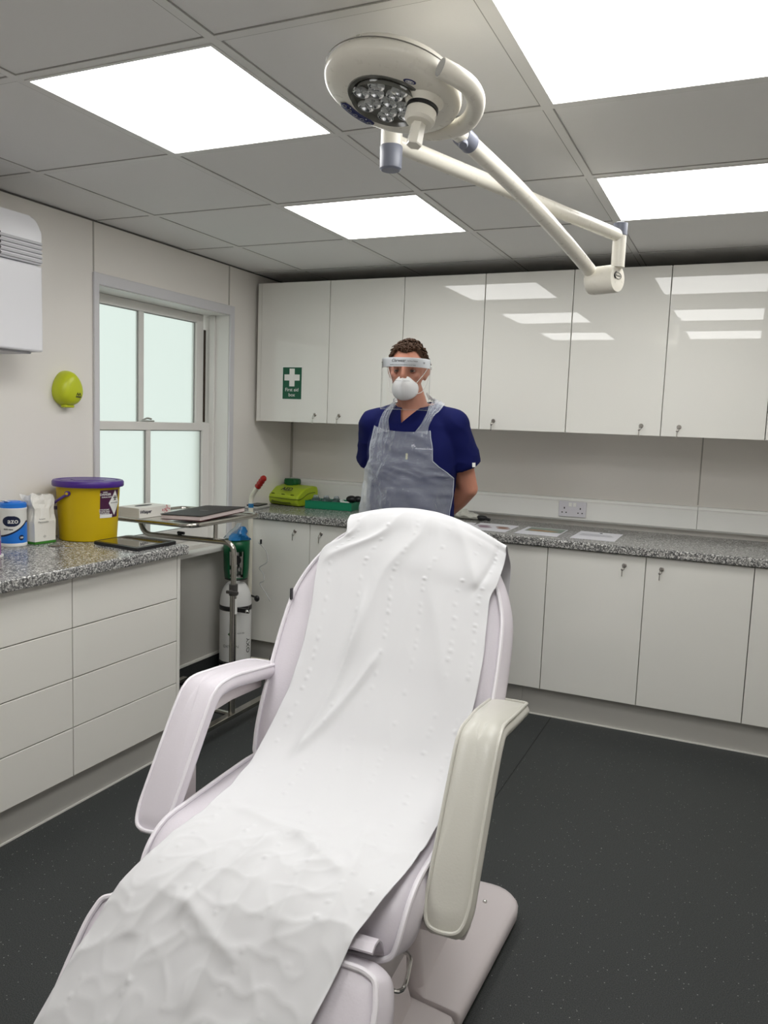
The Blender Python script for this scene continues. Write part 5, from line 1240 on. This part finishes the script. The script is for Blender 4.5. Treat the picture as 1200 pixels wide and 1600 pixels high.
# eye sockets
eyes = [hd(sx*0.0315, -0.080, 0.006) for sx in (-1, 1)]
for v in body_me.vertices:
    for e_ in eyes:
        d2 = (v.co-e_).length_squared
        if d2 < 0.0016: v.co += HR @ Vector((0, 0.013*math.exp(-d2/0.00022), 0))
body = mesh_part('body', body_me, SKIN, person)
EYEW = mat('eye_white', srgb(160, 146, 138), 0.25); IRIS = mat('iris_brown', srgb(52, 36, 28), 0.2); LIDM = mat('eyelid_skin', srgb(160, 104, 84), 0.5); BROW = mat('brow_hair', srgb(70, 48, 36), 0.7)
for sx, e_ in zip((-1, 1), eyes):
    c_ = hd(sx*0.0315, -0.0675, 0.006)
    eb = MB().ball(c_, 0.0118, 20, 14).build('eye', EYEW, body, local=True)
    F = frame(c_+HR @ Vector((0, -0.0108, 0)), HR @ Vector((1, 0, 0)), HR @ Vector((0, -1, 0)))
    MB().lathe([(0.0066, -0.0006), (0.0056, 0.0009), (0.0, 0.0016)], 20, F).build('iris', IRIS, body, local=True)
    for up in (1, -1):
        mb = MB(); vs = []; m1, n1 = 7, 14
        for j in range(m1):
            a = math.radians(12 if up > 0 else 24)+math.radians(70)*j/(m1-1)
            for k in range(n1+1):
                b_ = -1.25+2.5*k/n1; r_ = 0.0128
                v_ = Vector((r_*math.sin(b_), -r_*math.cos(b_)*math.cos(a), up*r_*math.sin(a)*max(0.25, math.cos(b_*0.8)))); vs.append(c_+HR @ v_)
        mb.add(vs, [(j*(n1+1)+k, j*(n1+1)+k+1, (j+1)*(n1+1)+k+1, (j+1)*(n1+1)+k) for j in range(m1-1) for k in range(n1)], True); mb.build('eyelid', LIDM, body, local=True)
    mb = MB(); mb.tube([hd(sx*(0.014+0.036*t_), -0.0885+0.016*t_*t_, 0.026+0.006*math.sin(PI*t_*0.8)) for t_ in [k/8 for k in range(9)]], [0.0026+0.0016*math.sin(PI*min(1, k/8+0.15)) for k in range(9)], 8, flat=0.6); mb.build('eyebrow', BROW, body, local=True)

# ---- hair: cap with swept locks
bvh_body = BVHTree.FromPolygons([v.co.copy() for v in body_me.vertices], [tuple(p.vertices) for p in body_me.polygons])
mb = MB(); nt_, np_ = 40, 56; vs = []
def hairline(phi):      # phi 0 = face direction; returns polar limit
    a = abs(phi)
    if a < 0.7: return 0.98+0.08*math.cos(a*4)
    if a < 1.25: return 0.98+(a-0.7)/0.55*0.62
    if a < 1.7: return 1.60+(a-1.25)/0.45*0.1
    return 1.70+(a-1.7)/1.44*0.55
for i in range(nt_+1):
    for k in range(np_):
        phi = -PI+2*PI*k/np_; th = hairline(phi)*i/nt_
        d_ = Vector((math.sin(th)*math.sin(phi), -math.sin(th)*math.cos(phi), math.cos(th)))
        n_ = noise.noise(d_*5.5)*0.006+noise.noise(d_*16+Vector((4, 0, 0)))*0.004
        top = max(0, d_.z); edge = min(1, (nt_-i)/4)
        rx = 0.077+0.004*edge+n_*edge; 
        vs.append(hd(0, 0.012, 0.035)+HR @ Vector((d_.x*rx, d_.y*(0.097+0.004*edge+n_*edge), d_.z*(0.086+(0.013*top+n_)*edge))))
mb.add(vs, [(i*np_+k, i*np_+(k+1) % np_, (i+1)*np_+(k+1) % np_, (i+1)*np_+k) for i in range(nt_) for k in range(np_)], True)
for q in range(420):
    phi = random.uniform(-PI, PI); th = hairline(phi)*math.sqrt(random.random())*0.98
    d_ = Vector((math.sin(th)*math.sin(phi), -math.sin(th)*math.cos(phi), math.cos(th)))
    base = Vector((d_.x*0.079, d_.y*0.099, d_.z*(0.090+0.010*max(0, d_.z))))
    sw = Vector((0.35*math.sin(phi)+random.gauss(0, 0.45), -math.cos(phi)*0.6+random.gauss(0, 0.4), -0.15 if th > 0.9 else 0.12)); sw = (sw-d_*sw.dot(d_)*0.85).normalized()
    L_ = random.uniform(0.012, 0.026); pts = []
    for k in range(5):
        t_ = k/4; pts.append(hd(0, 0.012, 0.035)+HR @ (base+sw*L_*t_+d_*(0.0055*math.sin(PI*t_*0.9)+random.gauss(0, 0.0006))))
    mb.tube(pts, [0.0030, 0.0034, 0.0028, 0.0018, 0.0005], 5, cap=False)
mb.build('hair', HAIRM, person, local=True, angle=180)

# ---- scrub top
b = MB(); torso(b, 0.012)
for s_ in (1, -1):
    cf_ = SH[s_].lerp(EL[s_], 0.62)+Vector((s_*(0.006 if s_ > 0 else 0.024), -0.01 if s_ < 0 else 0.0, 0))
    chain(b, [(s_*0.06, 0.018, 1.452), SH[s_]+Vector((0, 0, 0.004))], [0.064, 0.072], n=20, m_=12)
    b.tube([SH[s_]+Vector((0, 0, 0.0)), SH[s_].lerp(cf_, 0.33), SH[s_].lerp(cf_, 0.66), cf_], [0.070, 0.073, 0.074, 0.077], 28)
b.ball((0, 0.0, 0.86), (0.190, 0.132, 0.10), 40, 20)
top_me = fuse(b, 0.0065, 6, 0.6)
# folds of the cloth
top_me.calc_loop_triangles() if hasattr(top_me, 'calc_loop_triangles') else None
nrm = [v.normal.copy() for v in top_me.vertices]
for v, n_ in zip(top_me.vertices, nrm):
    c = v.co; s_ = 1 if c.x > 0 else -1
    f1 = noise.noise(Vector((c.x*16, c.y*10, c.z*7)))*0.005
    arm = max(0, min(1, (abs(c.x)-0.14)/0.05))
    f2 = (1-abs(noise.noise(Vector((c.x*9+c.z*5, c.y*9, c.z*14+c.x*s_*6))))*2)**2*0.004*arm
    v.co += n_*(f1+f2)
bm = bmesh.new(); bm.from_mesh(top_me)
def cut(co, no, cond):
    """slice with a plane and drop the faces for which cond holds"""
    bmesh.ops.bisect_plane(bm, geom=bm.verts[:]+bm.edges[:]+bm.faces[:], plane_co=co, plane_no=no)
    kill = [f for f in bm.faces if cond(f.calc_center_median())]
    bmesh.ops.delete(bm, geom=kill, context='FACES')
VB = Vector((-0.016, -0.14, 1.425))
def inV(c):
    z = c.z-VB.z
    return z > 0 and c.y < 0.03 and -z*0.36 < (c.x-VB.x) < z*0.98
# rebuild the two cuts so that they match the slopes used above
for sl_ in (-0.36, 0.98):
    d_ = Vector((sl_, 0, 1)).normalized(); bmesh.ops.bisect_plane(bm, geom=bm.verts[:]+bm.edges[:]+bm.faces[:], plane_co=VB, plane_no=d_.cross(Vector((0, 1, 0))))
bmesh.ops.bisect_plane(bm, geom=bm.verts[:]+bm.edges[:]+bm.faces[:], plane_co=(0, 0.03, 0), plane_no=(0, 1, 0))
kill = [f for f in bm.faces if inV(f.calc_center_median())]; bmesh.ops.delete(bm, geom=kill, context='FACES')
cut((0, 0, 1.506), (0, -0.35, 1), lambda c: (c-Vector((0, 0, 1.506))).dot(Vector((0, -0.35, 1))) > 0 and abs(c.x) < 0.10)
cut((0, 0, 0.80), (0, 0, 1), lambda c: c.z < 0.80)
bm.to_mesh(top_me); bm.free()
top = mesh_part('scrub_top', top_me, NAVY, person)
sd_ = top.modifiers.new('cloth', 'SOLIDIFY'); sd_.thickness = 0.0025; sd_.offset = 1
bvh = BVHTree.FromPolygons([v.co.copy() for v in top_me.vertices], [tuple(p.vertices) for p in top_me.polygons])
# facing of the neckline
def onfront(x, z, off=0.003, tree=None):
    h = (tree or bvh).ray_cast(Vector((x, -0.6, z)), Vector((0, 1, 0)))
    return h[0]+Vector((0, -off, 0)) if h[0] is not None else None
mb = MB()
for sl_ in (-0.36, 0.98):
    P = []
    for k in range(14):
        z = VB.z-0.006+0.080*k/13; q = onfront(VB.x+(z-VB.z)*sl_+(0.003 if sl_ > 0 else -0.003), z, 0.001)
        if q: P.append(q)
    if len(P) > 2: mb.tube(P, 0.0035, 8)
mb.build('neckline_binding', NAVY, top, local=True)
mb = MB(); q = onfront(0.098, 1.225); 
pk = [onfront(0.035+0.11*t_, 1.262, 0.001) for t_ in [k/6 for k in range(7)]]; mb.tube([p_ for p_ in pk if p_], 0.0018, 6)
mb.build('pocket_seam', mat('seam_navy', srgb(40, 54, 110), 0.8), top, local=True)
lt = onfront(0.088, 1.332, 0.004)
if lt:
    text('Aesthetic Clinic', 0.0115, mat('embroidery', srgb(200, 196, 216), 0.6), top, PO+Vector((0.098, lt.y-0.003, 1.328)), (1, 0.12, 0), (0.12, -1, 0))
    mb = MB(); 
    for a in range(5): mb.tube([Vector((0.050+0.010*math.cos(a*1.26), lt.y-0.001, 1.336+0.010*math.sin(a*1.26))), Vector((0.050+0.010*math.cos(a*1.26+2.5), lt.y-0.001, 1.336+0.010*math.sin(a*1.26+2.5)))], 0.0009, 5)
    mb.build('embroidered_emblem', mat('embroidery', srgb(200, 196, 216), 0.6), top, local=True)
pq = onfront(0.028, 1.295, 0.006)
if pq: MB().box(pq+Vector((-0.004, -0.002, -0.012)), pq+Vector((0.004, 0.002, 0.012)), 0.001).build('pen_clip', mat('pen_brass', srgb(206, 202, 160), 0.35), top, local=True)
sl0 = SH[1].lerp(EL[1], 0.57)
mb = MB(); ft = bvh.find_nearest(sl0+Vector((0.09, -0.06, -0.0)))
if ft[0] is not None:
    F = frame(ft[0]+ft[1]*0.004, ft[1].cross(Vector((0, 0, 1))), ft[1]); mb.box((-0.008, -0.009, -0.001), (0.008, 0.009, 0.001), M=F); mb.build('sleeve_tag', WHITE, top, local=True)
# ---- trousers and shoes
b = MB(); torso_z = ((1.0, 0.182, 0.134), (0.94, 0.190, 0.132), (0.88, 0.190, 0.130), (0.82, 0.186, 0.126))
for z, w_, d_ in torso_z: b.ball((0, 0.002, z), (w_, d_, 0.055), 28, 12)
for s_ in (1, -1):
    chain(b, [(s_*0.096, 0.004, 0.86), (s_*0.104, -0.002, 0.50), (s_*0.110, 0.010, 0.14), (s_*0.110, 0.010, 0.09)], [0.100, 0.080, 0.070, 0.070], n=20, m_=12)
tr_me = fuse(b, 0.010, 4, 0.6)
bm = bmesh.new(); bm.from_mesh(tr_me); cut((0, 0, 0.065), (0, 0, 1), lambda c: c.z < 0.065); cut((0, 0, 1.02), (0, 0, 1), lambda c: c.z > 1.02); bm.to_mesh(tr_me); bm.free()
for v in tr_me.vertices: v.co += v.normal*noise.noise(v.co*Vector((9, 9, 14)).x)*0.004
tr = mesh_part('trousers', tr_me, NAVY, person); q_ = tr.modifiers.new('cloth', 'SOLIDIFY'); q_.thickness = 0.002; q_.offset = 1
for s_ in (1, -1):
    b = MB(); chain(b, [(s_*0.110, 0.055, 0.048), (s_*0.114, -0.03, 0.055), (s_*0.118, -0.11, 0.048), (s_*0.120, -0.170, 0.040)], [0.043, 0.046, 0.048, 0.036], n=18, m_=12)
    me = fuse(b, 0.007, 3, 0.5)
    for v in me.vertices: v.co.z = max(v.co.z, 0.004)
    mesh_part('shoe', me, mat('shoe_black', srgb(24, 24, 26), 0.4), person)

# ---- plastic apron
FILM = bpy.data.materials.new('apron_film'); FILM.use_nodes = True; nt = FILM.node_tree; nt.nodes.clear()
o_ = nt.nodes.new('ShaderNodeOutputMaterial'); tr_ = nt.nodes.new('ShaderNodeBsdfTransparent'); pb = nt.nodes.new('ShaderNodeBsdfPrincipled'); mx = nt.nodes.new('ShaderNodeMixShader')
pb.inputs['Base Color'].default_value = (*srgb(226, 232, 240), 1); pb.inputs['Roughness'].default_value = 0.14; pb.inputs['Specular IOR Level'].default_value = 0.7
tc = nt.nodes.new('ShaderNodeTexCoord'); nz = nt.nodes.new('ShaderNodeTexNoise'); nz.inputs['Scale'].default_value = 45; nz.inputs['Detail'].default_value = 4; nz.inputs['Distortion'].default_value = 1.0
bp_ = nt.nodes.new('ShaderNodeBump'); bp_.inputs['Strength'].default_value = 0.7; bp_.inputs['Distance'].default_value = 0.006
nt.links.new(tc.outputs['Object'], nz.inputs['Vector']); nt.links.new(nz.outputs['Fac'], bp_.inputs['Height']); nt.links.new(bp_.outputs[0], pb.inputs['Normal'])
lw_ = nt.nodes.new('ShaderNodeLayerWeight'); lw_.inputs[0].default_value = 0.35; nt.links.new(bp_.outputs[0], lw_.inputs['Normal']); mr_ = nt.nodes.new('ShaderNodeMapRange'); mr_.inputs['From Min'].default_value = 0.1; mr_.inputs['From Max'].default_value = 0.9; mr_.inputs['To Min'].default_value = 0.22; mr_.inputs['To Max'].default_value = 0.75; nt.links.new(lw_.outputs['Facing'], mr_.inputs['Value']); nt.links.new(mr_.outputs[0], mx.inputs[0]); nt.links.new(tr_.outputs[0], mx.inputs[1]); nt.links.new(pb.outputs[0], mx.inputs[2]); nt.links.new(mx.outputs[0], o_.inputs[0])
def lerp_tab(tab, z):
    for (z0, a0), (z1, a1) in zip(tab, tab[1:]):
        if z0 >= z >= z1: t_ = (z0-z)/(z0-z1); return a0+(a1-a0)*t_
    return tab[0][1] if z > tab[0][0] else tab[-1][1]
XLt = [(1.47, -0.128), (1.43, -0.140), (1.35, -0.152), (1.27, -0.145), (1.23, -0.178), (1.14, -0.200), (1.05, -0.215), (0.80, -0.235), (0.45, -0.25)]
XRt = [(1.47, 0.122), (1.43, 0.110), (1.40, 0.108), (1.335, 0.128), (1.28, 0.134), (1.25, 0.165), (1.22, 0.205), (1.15, 0.205), (1.07, 0.195), (0.80, 0.215), (0.45, 0.23)]
INl = [(1.50, -0.078), (1.455, -0.074), (1.425, -0.070), (1.405, -0.045), (1.397, 0.0)]
# column mesh: bib and skirt
def surf_y(x, z):
    h = bvh.ray_cast(Vector((x, -0.6, z)), Vector((0, 1, 0)))
    return h[0].y if h[0] is not None else None
ZT_, ZBm = 1.392, 0.50; nz_, nx_ = 120, 64; G = []
for j in range(nz_+1):
    z = ZT_+(ZBm-ZT_)*j/nz_; xl, xr = lerp_tab(XLt, z), lerp_tab(XRt, z); rowp = []
    zt = max(z, 0.86)
    for k in range(nx_+1):
        x = xl+(xr-xl)*k/nx_; xs = max(-0.172, min(0.172, x)); zz = z
        if z > 1.37:   # curved top edge of the bib
            zz = z+0.012*((x-0.01)/0.12)**2*(z-1.37)/0.022
        y = surf_y(xs*0.98, max(zz, 0.84))
        if y is None: y = 0.0
        ex = abs(x)-0.172
        if ex > 0: y += ex*0.9
        if z < 1.0: y -= 0.02*min(1, (1.0-z)/0.3)
        rowp.append(Vector((x, y, zz)))
    G.append(rowp)
# relax outward so that the film bridges hollows
for it in range(14):
    for j in range(1, nz_):
        for k in range(1, nx_):
            av = (G[j-1][k].y+G[j+1][k].y+G[j][k-1].y+G[j][k+1].y)/4
            if av < G[j][k].y: G[j][k].y = av
def film(x, z):
    gather = math.exp(-((z-1.235)/0.035)**2)
    f = 0.006*(1-abs(noise.noise(Vector((x*5+3, 0, z*26))))*2.2)*(0.5+gather)
    f += 0.006*max(0, 1-abs(noise.noise(Vector(((x+z*0.8)*11, 2, (z-x*0.9)*7))))*3.0)
    f += 0.005*max(0, 1-abs(noise.noise(Vector((x*4+8, 1, (z+0.25*x)*38))))*4.0)*(0.4+gather)
    f += 0.004*max(0, 1-abs(noise.noise(Vector((x*34, 5, z*5))))*4.0)*(1 if z > 1.33 or z < 1.13 else 0.3)
    f += 0.004*math.sin((x*0.7+0.2*math.sin(z*7))*70)*(0.25+0.75*max(0, (1.15-z)))
    return f
vs = []
for j in range(nz_+1):
    for k in range(nx_+1):
        p_ = G[j][k]; vs.append(Vector((p_.x, p_.y-0.009-max(-0.004, film(p_.x, p_.z)), p_.z)))
fs = [(j*(nx_+1)+k, j*(nx_+1)+k+1, (j+1)*(nx_+1)+k+1, (j+1)*(nx_+1)+k) for j in range(nz_) for k in range(nx_)]
mb = MB(); mb.add(vs, fs, True)
bvh2 = bvh
def snap(p, off):
    q = bvh2.find_nearest(p); q2 = bvh_body.find_nearest(p)
    best = q if (q[0]-p).length < (q2[0]-p).length+0.01 else q2
    n_ = best[1] if best[1].dot(p-best[0]) > 0 or (p-best[0]).length < 1e-4 else -best[1]
    return best[0]+n_*off
for outer, inner in ((
        [(-0.130, -0.13, 1.392), (-0.128, -0.11, 1.43), (-0.118, -0.08, 1.475), (-0.095, -0.03, 1.52), (-0.075, 0.03, 1.535), (-0.05, 0.085, 1.52)],
        [(-0.062, -0.13, 1.395), (-0.072, -0.11, 1.43), (-0.070, -0.075, 1.475), (-0.062, -0.03, 1.52), (-0.055, 0.02, 1.55), (-0.035, 0.07, 1.55)]),
        ([(0.112, -0.13, 1.392), (0.112, -0.11, 1.43), (0.125, -0.08, 1.475), (0.135, -0.02, 1.505), (0.115, 0.04, 1.525), (0.07, 0.09, 1.52)],
        [(0.055, -0.13, 1.398), (0.076, -0.11, 1.43), (0.086, -0.075, 1.475), (0.078, -0.02, 1.530), (0.062, 0.03, 1.560), (0.04, 0.075, 1.56)])):
    A_, B_ = cr_spline(outer, 7), cr_spline(inner, 7); m1 = 10; vs = []
    for a, c in zip(A_, B_):
        for k in range(m1+1):
            p_ = a.lerp(c, k/m1); q = snap(p_, 0.012+0.004*math.sin(k*2.1+a.z*60)); vs.append(q.lerp(p_, 0.15))
    mb.add(vs, [(i*(m1+1)+k, i*(m1+1)+k+1, (i+1)*(m1+1)+k+1, (i+1)*(m1+1)+k) for i in range(len(A_)-1) for k in range(m1)], True)
mb.build('apron', FILM, person, local=True, angle=180)
mb = MB()    # doubled hems of the film
for j0, col in ((0, 0), (0, nx_)):
    P = [Vector((G[j][col].x, G[j][col].y-0.010, G[j][col].z)) for j in range(0, nz_+1, 3)]; mb.tube(P, 0.0016, 5)
mb.build('apron_hem', mat('hem_white', srgb(214, 220, 230), 0.3, alpha=0.55), person, local=True)

# ---- mask
MK = mat('respirator_white', srgb(246, 247, 248), 0.7, bump=0.15, bump_scale=500)
mb = MB(); nm, mm = 40, 16; vs = []
for j in range(mm+1):
    s_ = j/mm
    for k in range(nm):
        a = 2*PI*k/nm; cx_, cz_ = math.cos(a), math.sin(a)
        ox_ = 0.055*cx_*(1-0.10*cz_); oz_ = 0.053*cz_-0.002 if cz_ < 0 else 0.060*cz_-0.002-0.010*abs(cx_)*cz_
        r_ = 1-s_*0.985
        x = ox_*r_; z = oz_*r_
        dome = 0.040*(1-r_**2.4); ridge = 0.007*math.exp(-(x/0.007)**2)*(1-r_**3)
        ymouth = -0.070-0.020*max(0, 1-(x/0.05)**2)+0.0*z
        back = (abs(x)/0.055)**2*0.030
        y = -0.074-dome-ridge+back*(r_**1.2)
        if abs(z-0.018) < 0.0025 and abs(x) < 0.03: y += 0.0012
        vs.append(hd(x, y, z-0.058))
mb.add(vs, [(j*nm+k, j*nm+(k+1) % nm, (j+1)*nm+(k+1) % nm, (j+1)*nm+k) for j in range(mm) for k in range(nm)], True)
mk = mb.build('face_mask', MK, person, local=True, angle=180); q_ = mk.modifiers.new('t', 'SOLIDIFY'); q_.thickness = 0.0012
mb = MB(); mb.tube([hd(-0.030+0.06*t_, -0.1085-0.004*math.sin(PI*t_), -0.036) for t_ in [k/10 for k in range(11)]], 0.0008, 5); mb.build('mask_weld', mat('weld_grey', srgb(190, 192, 192), 0.6), mk, local=True)
for sx in (-1, 1):
    mb = MB(); mb.tube(cr_spline([hd(sx*0.050, -0.066, -0.040), hd(sx*0.070, -0.030, -0.006), hd(sx*0.086, 0.004, 0.026), hd(sx*0.090, 0.026, 0.010), hd(sx*0.082, 0.012, -0.030), hd(sx*0.068, -0.024, -0.072), hd(sx*0.046, -0.062, -0.086)], 6), 0.0016, 6); mb.build('ear_loop', WHITE, mk, local=True)
# ---- face shield
SHF = bpy.data.materials.new('shield_film'); SHF.use_nodes = True; nt = SHF.node_tree; nt.nodes.clear()
o_ = nt.nodes.new('ShaderNodeOutputMaterial'); tr_ = nt.nodes.new('ShaderNodeBsdfTransparent'); gl_ = nt.nodes.new('ShaderNodeBsdfGlossy'); mx = nt.nodes.new('ShaderNodeMixShader'); fr_ = nt.nodes.new('ShaderNodeFresnel')
tr_.inputs[0].default_value = (0.97, 0.975, 0.975, 1); gl_.inputs['Roughness'].default_value = 0.04; fr_.inputs[0].default_value = 1.45
nt.links.new(fr_.outputs[0], mx.inputs[0]); nt.links.new(tr_.outputs[0], mx.inputs[1]); nt.links.new(gl_.outputs[0], mx.inputs[2]); nt.links.new(mx.outputs[0], o_.inputs[0])
def sp(a, z, dr=0.0): return hd((0.100+dr)*math.sin(a), -0.028-(0.122+dr)*math.cos(a), z)
def band(z0, z1, a0, a1, r0, r1, n=36, m1=1):
    vs = []
    for k in range(n+1):
        a = a0+(a1-a0)*k/n
        vs += [sp(a, z0, r0), sp(a, z1, r0), sp(a, z1, r1), sp(a, z0, r1)]
    fs = [(4*k+i, 4*k+(i+1) % 4, 4*k+4+(i+1) % 4, 4*k+4+i) for k in range(n) for i in range(4)]
    fs += [(3, 2, 1, 0), (4*n, 4*n+1, 4*n+2, 4*n+3)]
    return MB().add(vs, fs, True)
shd = band(0.017, 0.053, -1.45, 1.45, -0.0035, 0.0, 40).build('shield_band', mat('band_white', srgb(246, 248, 252), 0.45), person, local=True, angle=60)
MBf = band(0.019, 0.049, -1.0, 1.0, -0.030, -0.004, 30); MBf.build('foam_pad', mat('foam_white', srgb(220, 220, 216), 0.8), shd, local=True, angle=60)
mb = MB(); n = 40; m1 = 10; vs = []
for j in range(m1+1):
    for k in range(n+1):
        a = -1.40+2.80*k/n; z = 0.053-0.203*j/m1; vs.append(sp(a, z, 0.0012))
mb.add(vs, [(j*(n+1)+k, j*(n+1)+k+1, (j+1)*(n+1)+k+1, (j+1)*(n+1)+k) for j in range(m1) for k in range(n)], True); mb.build('clear_visor', SHF, shd, local=True, angle=180)
mb = MB(); mb.tube([sp(-1.40, 0.053-0.203*j/10, 0.0012) for j in range(11)], 0.0007, 5); mb.tube([sp(1.40, 0.053-0.203*j/10, 0.0012) for j in range(11)], 0.0007, 5); mb.tube([sp(-1.40+2.8*k/30, -0.150, 0.0012) for k in range(31)], 0.0006, 5)
mb.build('visor_edge', mat('visor_edge', srgb(226, 232, 232), 0.2, trans=0.5), shd, local=True)
mb = MB(); mb.tube([sp(1.43, 0.026, -0.002), hd(0.088, 0.05, 0.026), hd(0.05, 0.108, 0.03), hd(0, 0.120, 0.032), hd(-0.05, 0.108, 0.03), hd(-0.088, 0.05, 0.026), sp(-1.43, 0.026, -0.002)], 0.004, 8, flat=0.3); mb.build('elastic_strap', WHITE, shd, local=True)
def bw(a_c, zc): return lambda v: PO+sp(a_c+v.x/0.112, zc+v.y, 0.0022+v.z)
text('Clarwear', 0.017, INK, shd, (0, 0, 0), (1, 0, 0), (0, 0, 1), wrap=bw(-0.12, 0.040), shear=0.35)
text('by Direct Medical', 0.0062, INK, shd, (0, 0, 0), (1, 0, 0), (0, 0, 1), wrap=bw(0.45, 0.039))
text('WARNING: DO NOT USE FOR PROTECTION AGAINST SPLASH', 0.0042, INK, shd, (0, 0, 0), (1, 0, 0), (0, 0, 1), wrap=bw(0.05, 0.0235))
text('CE', 0.009, INK, shd, (0, 0, 0), (1, 0, 0), (0, 0, 1), wrap=bw(0.95, 0.035)); text('Clar', 0.007, INK, shd, (0, 0, 0), (1, 0, 0), (0, 0, 1), wrap=bw(-1.15, 0.037))
